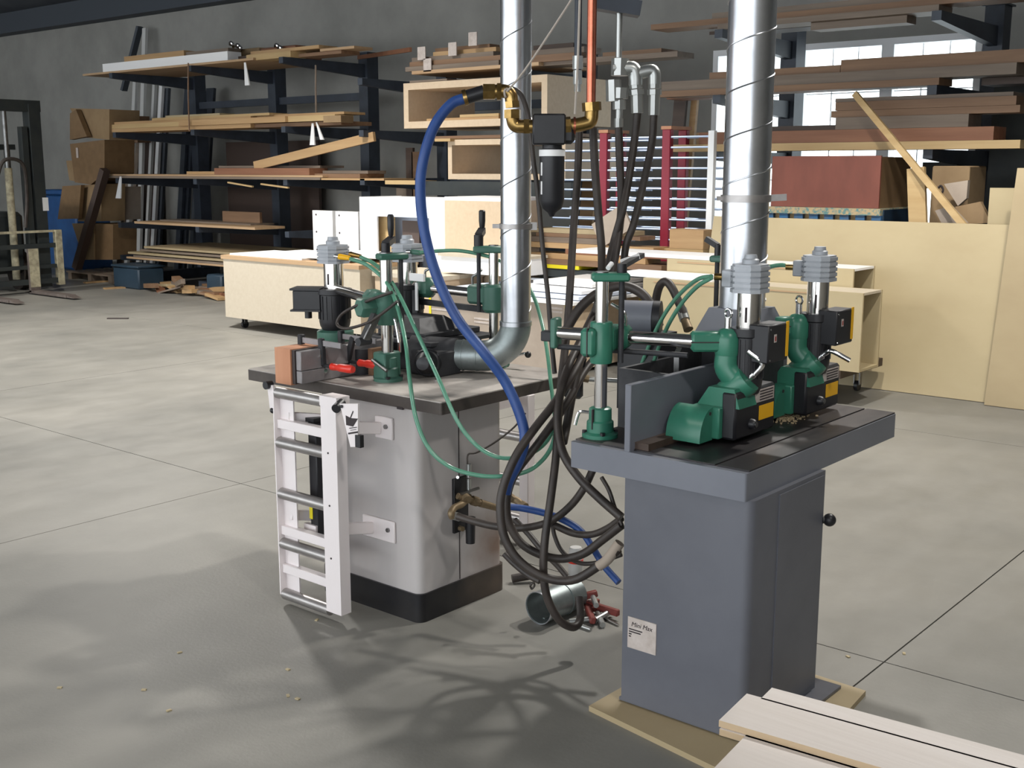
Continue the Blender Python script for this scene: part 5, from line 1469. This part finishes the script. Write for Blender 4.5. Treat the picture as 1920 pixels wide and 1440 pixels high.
# ================================================================== air line: filter, brass fittings, copper pipe
AD = 4.15
ap = lambda x, y, d=0.0: atD(x, y, AD + d)
fb = thing('air_filter', 'black air filter with a long bowl hanging between the ducts', 'air filter', ap(1030, 380))
c = ap(1029, 243)
ex = V((CA, SA, 0)); ey = V((-SA, CA, 0))
def fr(o, x, y, z): return o + ex * x + ey * y + V((0, 0, z))
R40 = Matrix.Rotation(YAW, 3, 'Z')
MB().obox(c, (.115, .10, .105), R40, .006).build('head', 'black', fb)
MB().obox(fr(c, .06, .01, -.012), (.06, .07, .075), R40, .012).build('side_port', 'black', fb)
bt = fr(c, .012, 0, -.045)
MB().lathe(bt, (0, 0, -1), [(.034, 0), (.035, .02), (.044, .022), (.044, .20), (.036, .226), (.014, .242), (.007, .256)], 28).build('bowl', 'black', fb)
MB().lathe(bt, (0, 0, -1), [(.046, .024), (.046, .046)], 20).build('white_label', 'whitepanel', fb)
for k in (0, 1): MB().obox(fr(bt, -.037, -.025, -.09 - .065 * k), (.006, .004, .045), R40).build('sight_glass', 'whitepanel', fb)
br = thing('brass_fittings', 'brass elbows joining the blue hose to the black air filter', 'pipe fitting', ap(955, 200))
def nut(p0, p1, r, n=6): return MB().cyl(p0, p1, r, n=n)
e1, e2, e3 = ap(955, 172), ap(962, 235), ap(990, 237)
MB().tube([ap(925, 172), ap(946, 171), ap(957, 178), ap(960, 192)], .0235, 16).build('elbow', 'brass', br)
MB().tube([ap(961, 205), ap(962, 226), ap(968, 236), ap(985, 237)], .0235, 16).build('elbow', 'brass', br)
nut(ap(906, 172), ap(928, 172), 0.0294).build('hex_nut', 'brass', br)
nut(ap(932, 172), ap(940, 172), 0.0322).build('hex_nut', 'brass', br)
nut(ap(960, 190), ap(961, 202), 0.0280).build('hex_nut', 'brass', br)
nut(ap(961, 206), ap(961, 222), 0.0308).build('hex_nut', 'brass', br)
nut(ap(982, 237), ap(992, 237), 0.0280).build('hex_nut', 'brass', br)
nut(ap(988, 237), ap(1000, 237), 0.0238, 16).build('nipple', 'brass', br)
nut(ap(873, 183), ap(908, 172), 0.0238, 16).build('hose_clamp', 'black', br)
nut(ap(869, 184), ap(876, 182), 0.0273, 16).build('hose_clamp', 'brass', br)
b2 = thing('brass_fittings', 'brass elbow joining the copper pipe to the black air filter', 'pipe fitting', ap(1100, 220))
MB().tube([ap(1068, 237), ap(1095, 232), ap(1107, 226), ap(1110, 205)], .0245, 16).build('elbow', 'brass', b2)
nut(ap(1050, 238), ap(1070, 237), 0.0336, 8).build('hex_nut', 'brass', b2)
nut(ap(1046, 238), ap(1052, 238), 0.0280, 16).build('white_tape', 'whitepanel', b2)
nut(ap(1075, 236), ap(1079, 236), 0.0308, 16).build('collar', 'copper', b2)
nut(ap(1109, 192), ap(1110, 208), 0.0336, 8).build('hex_nut', 'brass', b2)
cpp = ap(1108, 196)
MB().cyl(cpp, V((cpp.x, cpp.y, 5.5)), .0165, n=24).build('copper_pipe', 'copper', None, 'bright vertical copper pipe dropping to the black air filter', 'pipe')
pa = ap(1083, 150, .1); MB().cyl(pa, V((pa.x, pa.y, 5.5)), .013, n=16).build('steel_pipe', 'rack', None, 'thin dark pipe hanging left of the copper pipe', 'pipe')
MB().tube([ap(1078, 214, -.03), ap(1084, 100, -.03), ap(1090, -120, -.03)], .0045, 6, 3).build('cord', 'string', None, 'pale cord tied upright beside the copper pipe', 'cord')
MB().tube([ap(950, 172, -.03), ap(985, 130, -.03), ap(1062, 14, -.02), ap(1120, -80, -.02)], .004, 6, 3).build('cord', 'string', None, 'pale cord slanting from the copper pipe to the brass elbow', 'cord')
MB().tube([ap(952, 166, -.025), ap(946, 170, -.03), ap(948, 182, -.02), ap(952, 176, .02)], .004, 6, 4).build('cord', 'string', None, 'cord loop tied round the brass elbow', 'cord')
# hydraulic fittings further back
BDp = 4.6
bp = lambda x, y, d=0.0: atD(x, y, BDp + d)
def fitting(label, pts, r, nuts):
    t = thing('hydraulic_fitting', label, 'pipe fitting', bp(*pts[-1]))
    MB().tube([bp(*p) for p in pts], r, 14, 4).build('elbow', 'fit', t)
    for (a, b, rr) in nuts: MB().cyl(bp(*a), bp(*b), rr, n=8).build('hex_nut', 'fit', t)
    return t
fitting('zinc elbow fitting, nearer of two beside the copper pipe', [(1148, 128), (1172, 128), (1188, 130), (1192, 145), (1192, 160)], .028,
        [((1192, 156), (1193, 166), .026), ((1193, 168), (1194, 178), .030), ((1194, 176), (1195, 212), .024)])
fitting('zinc elbow fitting furthest right of the copper pipe', [(1190, 140), (1215, 133), (1226, 136), (1227, 158)], .025,
        [((1227, 156), (1227, 166), .024), ((1227, 168), (1227, 178), .028), ((1227, 176), (1226, 216), .022)])
ft = fitting('stack of zinc fittings hanging right of the copper pipe', [(1162, 165), (1161, 200), (1160, 240)], .014,
        [((1163, 110), (1162, 142), .034), ((1150, 150), (1151, 190), .03), ((1162, 165), (1161, 185), .034), ((1161, 188), (1161, 205), .026), ((1160, 222), (1160, 238), .018)])
cpl = thing('hydraulic_fitting', 'small zinc coupling on the thin dark pipe left of the copper pipe', 'pipe fitting', pa)
for (y0_, y1_, rr) in ((105, 130, .019), (132, 158, .016), (158, 172, .012)): MB().cyl((pa.x, pa.y, zat(y1_, pa.x, pa.y)), (pa.x, pa.y, zat(y0_, pa.x, pa.y)), rr, n=8).build('hex_nut', 'fit', cpl)
pA, pB = bp(1160, 108), bp(1157, 22)
MB().cyl(pA, V((pA.x, pA.y, 5.4)), .012, n=12).build('steel_pipe', 'fit', None, 'thin grey drop pipe above the stack of zinc fittings', 'pipe')
hb_ = MB().beam(bp(1120, 4), bp(1200, 18), .08, .055); hb_.build('pipe_bracket', 'rack', None, 'dark bracket bar at the top edge holding the drop pipes', 'bracket')

# ================================================================== hoses
def hose(label, pts, r, m='rubber', name='hose', cat='hose', D=4.1, n=10, seg=6, group=None):
    q = [atD(p[0], p[1], p[2] if len(p) > 2 else D) for p in pts]
    return MB().tube(q, r, n, seg).build(name, m, None, label, cat, group)
hose('thick blue air hose arching down past the left duct', [(872, 184, 4.15), (845, 196, 4.14), (815, 235, 4.12), (796, 290, 4.1), (788, 350, 4.1), (795, 430, 4.1), (818, 515, 4.08), (856, 595, 4.05), (905, 658, 4.0), (945, 712, 4.0), (972, 770, 3.98), (984, 820, 3.96), (974, 862, 3.94), (955, 900, 3.92), (948, 925, 3.92)], .0185, 'bhose', n=14)
hose('blue hose running low from the brass valve behind the loops', [(948, 950, 4.05), (985, 954, 4.05), (1040, 968, 4.0), (1085, 992, 3.95), (1110, 1025, 3.9), (1132, 1060, 3.85), (1160, 1092, 3.8)], .0125, 'bhose')
hose('black hose bending from the air filter top behind the duct', [(958, 165, 4.4), (975, 175, 4.4), (986, 200, 4.4), (993, 230, 4.4), (1000, 300, 4.4), (1008, 360, 4.4), (1018, 470, 4.4), (1028, 560, 4.35), (1034, 640, 4.3), (1040, 700, 4.25)], .0095, 'rubber')
hose('brown hose hanging straight beside the air filter', [(1086, 245, 4.5), (1083, 330, 4.45), (1076, 420, 4.4), (1070, 520, 4.3), (1063, 620, 4.2), (1050, 740, 4.05), (1043, 850, 3.95), (1032, 940, 3.88), (1022, 1010, 3.85), (1019, 1070, 3.84), (1026, 1120, 3.84), (1048, 1162, 3.84), (1075, 1176, 3.86), (1088, 1160, 3.9), (1086, 1120, 3.95)], .0145)
hose('dark grey hose under the brass elbow running to the bundle', [(1112, 240, 4.3), (1116, 320, 4.3), (1122, 400, 4.3), (1128, 470, 4.3), (1126, 540, 4.35), (1112, 600, 4.35), (1092, 660, 4.2), (1075, 730, 4.1), (1062, 800, 4.05), (1056, 830, 4.0)], .0155, 'rubber')
hose('black hose hanging from the stack of zinc fittings', [(1160, 240, 4.6), (1162, 300, 4.58), (1165, 380, 4.55), (1160, 440, 4.5), (1150, 500, 4.45), (1138, 560, 4.4), (1105, 640, 4.25), (1075, 700, 4.1), (1040, 755, 4.0), (1005, 800, 3.95), (970, 850, 3.9), (946, 905, 3.88), (938, 950, 3.86), (945, 1005, 3.84), (972, 1050, 3.82), (1020, 1082, 3.8), (1072, 1088, 3.78), (1115, 1066, 3.75), (1160, 1030, 3.72)], .0155)
hose('black hose from the nearer zinc elbow, curling into the upper loop', [(1195, 212, 4.6), (1190, 260, 4.6), (1178, 340, 4.55), (1166, 400, 4.5), (1152, 450, 4.5), (1140, 500, 4.45), (1125, 560, 4.4), (1098, 620, 4.3), (1064, 690, 4.1), (1048, 750, 4.0), (1046, 800, 3.95), (1056, 850, 3.9), (1085, 895, 3.85), (1125, 935, 3.8), (1165, 970, 3.75)], .0155)
hose('black hose from the right zinc elbow, ending in the lower loop', [(1226, 216, 4.6), (1222, 270, 4.6), (1205, 350, 4.55), (1188, 420, 4.5), (1172, 470, 4.5), (1168, 560, 4.5), (1178, 600, 4.5), (1150, 640, 4.45), (1100, 690, 4.2), (1060, 760, 4.05), (1010, 830, 3.98), (965, 890, 3.96), (950, 940, 3.95), (956, 985, 3.94), (985, 1025, 3.92), (1040, 1047, 3.9), (1090, 1040, 3.86), (1130, 1012, 3.82), (1165, 985, 3.78)], .015)
hose('grey-brown hose leading from the brass valve to the right', [(858, 968, 4.12), (890, 978, 4.08), (930, 987, 4.04), (980, 990, 4.0), (1030, 978, 3.95), (1068, 950, 3.92), (1095, 915, 3.9), (1112, 880, 3.9)], .0135)
hose('grey hose sagging between the loops and the grey cabinet', [(1040, 985, 3.98), (1075, 1000, 3.94), (1110, 1002, 3.9), (1140, 990, 3.86), (1165, 972, 3.82)], .0125)
hose('thin black cable drooping in front of the floor', [(1128, 895, 3.85), (1142, 920, 3.82), (1152, 950, 3.8), (1166, 985, 3.78)], .0075)
hose('thin black cable sagging low beside the grey cabinet', [(1035, 975, 4.0), (1040, 1005, 3.98), (1055, 1035, 3.95), (1085, 1055, 3.9), (1120, 1055, 3.85), (1165, 1040, 3.8)], .008)
hose('brown hose end curling from behind the white cabinet', [(945, 1038, 4.1), (965, 1058, 4.08), (990, 1078, 4.05), (1012, 1090, 4.02)], .0115)
hose('brown hose crossing down from the valve to the floor', [(965, 975, 4.2), (990, 1000, 4.15), (1015, 1030, 4.1), (1045, 1060, 4.08), (1062, 1080, 4.06)], .0115)
hose('thick black hose arching behind the front feeder post', [(1052, 650, 4.15), (1064, 615, 4.18), (1090, 575, 4.2), (1125, 548, 4.22), (1165, 536, 4.22), (1200, 548, 4.2), (1222, 575, 4.18), (1236, 612, 4.15)], .0175, n=12)
hose('black hose looping up and over near the motor drum', [(1228, 615, 4.3), (1229, 570, 4.3), (1236, 538, 4.28), (1248, 528, 4.26), (1260, 540, 4.24), (1274, 570, 4.22), (1282, 590, 4.2)], .0155, n=12)
fe_ = thing('hose_end', 'grey crimped hose end beside the green tubes', 'pipe fitting', atD(1288, 612, 4.18))
MB().cyl(atD(1278, 580, 4.22), atD(1284, 600, 4.19), .019, n=14).build('ferrule', 'fit', fe_)
MB().cyl(atD(1284, 600, 4.19), atD(1291, 618, 4.16), .015, .018, n=14).build('nut', 'oldbrass', fe_)
hose('chalky grey stretch of hose at the edge of the grey cabinet', [(1122, 1062, 3.74), (1140, 1048, 3.73), (1162, 1018, 3.72)], .018, 'cardgrey')
# green air tubes
G4 = 'green air tubes'
gt = lambda label, pts, r=.0078: hose(label, pts, r, 'gtube', 'air_tube', 'air tube', n=10, group=G4)
gt('green air tube looping down the front of the white cabinet, longer of two', [(656, 485, 4.62), (690, 498, 4.6), (725, 530, 4.5), (745, 575, 4.35), (760, 640, 4.25), (768, 710, 4.12), (780, 785, 4.05), (805, 842, 4.0), (845, 876, 3.98), (895, 891, 3.96), (940, 893, 3.96), (985, 885, 3.98), (1015, 865, 4.0), (1035, 835, 4.02), (1046, 790, 4.05)])
gt('green air tube looping down the front of the white cabinet, shorter of two', [(676, 482, 4.66), (705, 497, 4.62), (735, 530, 4.52), (757, 570, 4.35), (785, 630, 4.2), (820, 705, 4.1), (855, 785, 4.03), (890, 832, 4.0), (930, 856, 3.98), (970, 858, 4.0), (1005, 845, 4.02), (1030, 820, 4.05), (1044, 780, 4.08)])
gt('green air tube curving behind the left duct', [(787, 474, 4.85), (815, 471, 4.85), (860, 470, 4.85), (905, 478, 4.85), (940, 490, 4.86), (975, 515, 4.85), (1000, 555, 4.8), (1016, 605, 4.7), (1026, 660, 4.6), (1033, 720, 4.5), (1040, 780, 4.4)])
gt('green air tube reaching the nearer grey shaper head, upper of two', [(1334, 518, 3.62), (1308, 524, 3.7), (1278, 548, 3.8), (1252, 580, 3.9), (1232, 615, 3.95), (1214, 655, 4.0), (1196, 700, 4.05), (1188, 720, 4.05)], .007)
gt('green air tube reaching the nearer grey shaper head, lower of two', [(1334, 521, 3.6), (1310, 535, 3.66), (1285, 560, 3.74), (1264, 590, 3.8), (1248, 620, 3.86), (1232, 660, 3.92), (1216, 710, 3.98)], .007)
gt('short green air tube entering the farther grey shaper head', [(1425, 508, 4.12), (1445, 500, 4.08), (1468, 497, 4.06), (1490, 501, 4.04)], .0075)
hose('thin dark wire running from the white table to the valve', [(985, 775, 4.3), (965, 800, 4.25), (930, 828, 4.18), (895, 848, 4.12), (878, 852, 4.1), (876, 870, 4.08)], .0035, 'rubber', 'wire', 'wire')
hose('black cable looped round the first motor head', [(735, 548, 4.4), (700, 560, 4.45), (665, 575, 4.5), (640, 590, 4.55), (632, 608, 4.55), (650, 616, 4.5), (690, 605, 4.42), (720, 585, 4.36), (745, 565, 4.34)], .006, 'rubber', 'cable', 'cable')
# black pistol-like coupler behind the hoses
bc = thing('ball_valve', 'black valve with a brass nipple tangled in the hoses', 'valve', atD(1075, 745, 4.2))
MB().obox(atD(1075, 725, 4.2), (.07, .06, .085), R40, .012).build('body', 'black', bc)
MB().cyl(atD(1088, 710, 4.2), atD(1097, 672, 4.18), .007, n=10).build('lever', 'black', bc)
MB().cyl(atD(1088, 708, 4.2), atD(1104, 711, 4.2), .014, n=8).build('nipple', 'oldbrass', bc)
MB().cyl(atD(1104, 711, 4.2), atD(1160, 714, 4.2), .009, n=10).build('stem', 'fit', bc)

# ================================================================== valve block on the white cabinet
VXp = -2.95
vx = lambda px, py, dx=0.0: onX(px, py, VXp + dx)
vv = thing('air_valve', 'dusty brass valve block on the side of the white cabinet', 'valve', vx(870, 1000))
a, b = vx(848, 1000), vx(874, 890)
MB().box(VXp - .001, a.y, a.z, VXp + .012, b.y, b.z, .002).build('back_plate', 'black', vv)
MB().cyl(vx(858, 895, .012), vx(858, 895, .018), .006, n=8).build('screw', 'lever', vv)
MB().tube([vx(848, 970, .07), vx(846, 962, .07), vx(852, 952, .06), vx(866, 945, .05), vx(880, 930, .04)], .0135, 12).build('elbow', 'oldbrass', vv)
MB().cyl(vx(858, 930, .03), vx(900, 943, .06), .0125, n=10).build('pipe', 'oldbrass', vv)
MB().cyl(vx(885, 938, .05), vx(895, 941, .055), .019, n=8).build('hex_nut', 'oldbrass', vv)
MB().cyl(vx(900, 943, .06), vx(935, 953, .08), .016, .013, n=10).build('pipe_end', 'oldbrass', vv)
MB().cyl(vx(848, 966, .07), vx(862, 970, .075), .016, n=8).build('hex_nut', 'fit', vv)
MB().cyl(vx(870, 930, .035), vx(876, 938, .06), .019, n=14).build('valve_body', 'oldbrass', vv)
MB().cyl(vx(879, 925, .04), vx(879, 898, .04), .008, n=10).build('stem', 'fit', vv)
MB().box(*(vx(875, 915, .03)), *(vx(884, 900, .045))).build('fork_bracket', 'fit', vv)
MB().beam(vx(864, 926, .04), vx(898, 915, .06), .01, .008).build('handle', 'steel', vv)
MB().cyl(vx(879, 870, .03), vx(879, 895, .03), .0095, n=12).build('riser', 'fit', vv)
MB().cyl(vx(882, 970, .05), vx(882, 1018, .05), .020, .018, n=20).build('bowl', 'black', vv)
MB().cyl(vx(862, 990, .02), vx(868, 992, .04), .010, n=8).build('nipple', 'oldbrass', vv)
b3 = thing('brass_tee', 'dusty brass tee behind the hose loops', 'pipe fitting', atD(970, 945, 4.25))
MB().tube([atD(955, 935, 4.25), atD(968, 938, 4.25), atD(980, 948, 4.22)], .014, 12).build('elbow', 'oldbrass', b3)
MB().cyl(atD(955, 932, 4.25), atD(960, 936, 4.25), .018, n=8).build('hex_nut', 'oldbrass', b3)
MB().cyl(atD(978, 946, 4.23), atD(985, 951, 4.21), .017, n=8).build('hex_nut', 'oldbrass', b3)

# ================================================================== things on the floor between the machines
c0, c1 = onZ(1010, 1140, .065), onZ(1078, 1112, .065)
dpc = thing('duct_offcut', 'loose galvanised duct offcut lying on the floor between the machines', 'duct offcut', (c0.x, c0.y, 0))
dd = (c1 - c0).normalized()
MB().ring(c0, c1, .062, .002, 36).build('shell', 'elbow', dpc)
MB().ring(c0.lerp(c1, .62), c0.lerp(c1, .66), .065, .003, 36).build('bead', 'elbow', dpc)
MB().ring(c0 - dd * .004, c0 + dd * .004, .064, .003, 36).build('rim', 'galv', dpc)
MB().beam(c0 - V((0, 0, .0)) + dd * .03 + V((.0, .0, -.05)), c1 + V((0, 0, -.055)), .01, .004).build('seam', 'elbow', dpc)
def clampf(label, p, q, r, m):
    t = thing('pipe_clamp', label, 'clamp', V((p.x, p.y, 0)))
    MB().beam(p, q, .022, .026, bev=.004).build('jaw', m, t)
    s = (q - p).normalized(); n_ = V((-s.y, s.x, 0))
    MB().beam(p.lerp(q, .2), p.lerp(q, .2) + n_ * .06 + V((0, 0, -.005)), .02, .02, bev=.003).build('jaw', m, t)
    MB().cyl(p.lerp(q, .75) + n_ * .02 - V((0, 0, .006)), p.lerp(q, .75) - n_ * .085 - V((0, 0, .014)), .011, n=12).build('screw', r, t)
clampf('dull red clamp head in the pile beside the duct offcut', onZ(1086, 1120, .06), onZ(1120, 1112, .075), 'fit', 'dred')
clampf('dull red clamp with a long bar pointing at the grey cabinet', onZ(1090, 1128, .03), onZ(1160, 1150, .03), 'fit', 'dred')
clampf('small dull red clamp jaw nearest the camera in the pile', onZ(1100, 1135, .025), onZ(1112, 1165, .02), 'fit', 'dred')
def pipe(label, a, b, r, m='fit', name='pipe_nipple', cat='pipe'):
    MB().cyl(a, b, r, n=16).build(name, m, None, label, cat)
pipe('short zinc pipe lying in front of the red clamps', onZ(1121, 1150, .012), onZ(1130, 1172, .012), .0115)
pipe('thin zinc pin lying under the hose loop', onZ(1084, 1172, .008), onZ(1108, 1180, .008), .0075)
pipe('short black pipe stub beside the white cabinet plinth', onZ(960, 1085, .02), onZ(1000, 1078, .03), .0175, 'rubber')
pipe('bright steel strip sticking out by the grey cabinet', onZ(1130, 1158, .006), onZ(1160, 1172, .006), .005, 'lever')
hose('small dark wire ring on the floor by the duct offcut', [(994, 1098, 4.15), (1000, 1092, 4.15), (1002, 1098, 4.15), (997, 1104, 4.15), (994, 1098, 4.15)], .004, 'rubber', 'wire_ring', 'wire')
bo = onZ(1079, 1080, 0)
bt_ = thing('bottle', 'small clear bottle with an orange band standing behind the duct offcut', 'bottle', bo)
MB().lathe(bo, (0, 0, 1), [(.030, 0), (.031, .004), (.031, .062)], 20).build('body', 'tubewhite', bt_)
MB().lathe(bo + V((0, 0, .062)), (0, 0, 1), [(.0325, 0), (.0325, .016)], 20).build('band', 'orange', bt_)
MB().lathe(bo + V((0, 0, .078)), (0, 0, 1), [(.031, 0), (.029, .04), (.024, .05)], 20).build('neck', 'tubewhite', bt_)
# crumbs of wood on the open floor
for k, (px, py) in enumerate(((540, 1256), (270, 1294), (337, 1224), (594, 1163), (540, 1305), (558, 1311), (112, 1290), (317, 1333), (1695, 1226), (1590, 1232))):
    p = onZ(px, py, 0)
    MB(rotz(p, 37 * k)).box(-.008, -.005, 0, .008, .005, .004).build('wood_chip', 'birch', None, 'tiny pale wood chip lying on the concrete floor', 'wood chip', 'wood chips on the floor')

# ================================================================== boards in the foreground
BZ = .62
def fboard(label, a, b, ztop, th, xr, m='maple'):
    p0, p1 = onZ(*a, ztop), onZ(*b, ztop)      # near-left and far-left top corners
    t = thing('maple_board', label, 'board', ((p0.x + xr) / 2, (p0.y + p1.y) / 2, ztop - th), 'pale boards in the foreground')
    k_ = .085
    dy0, dy1 = (xr - p0.x) * k_, (xr - p1.x) * k_
    q = [(p0.x, p0.y), (xr, p0.y + dy0), (xr, p1.y + dy1), (p1.x, p1.y)]
    slab(q, ztop - th, ztop - .0006).build('core', 'mapleedge', t)
    slab([(p0.x + .0004, p0.y + .0004), (xr - .0004, p0.y + dy0 + .0004), (xr - .0004, p1.y + dy1 - .0004), (p1.x + .0004, p1.y - .0004)], ztop - .0006, ztop).build('face', m, t)
    return t
fboard('pale foreground board at the back, its end set furthest right', (1426, 1310), (1447, 1289), BZ, .014, .9)
fboard('pale foreground board in the middle of the top layer', (1348, 1350), (1400, 1300), BZ, .014, .9)
fboard('pale foreground board tucked under the middle one', (1349, 1366), (1402, 1318), BZ - .0145, .014, .9)
fboard('pale foreground board lowest and nearest the camera', (1290, 1490), (1407, 1369), BZ - .0145, .014, .9)
sh = thing('sawhorse', 'wooden sawhorse under the foreground boards', 'sawhorse', (.2, 1.9, 0))
MB().box(.15, 1.4, BZ - .13, .25, 2.45, BZ - .0287, .004).build('beam', 'pine', sh)
for y in (1.5, 2.2):
    for s_ in (-1, 1): MB().beam((.2 + s_ * .04, y, BZ - .1), (.2 + s_ * .22, y, .02), .07, .035).build('leg', 'pine', sh)
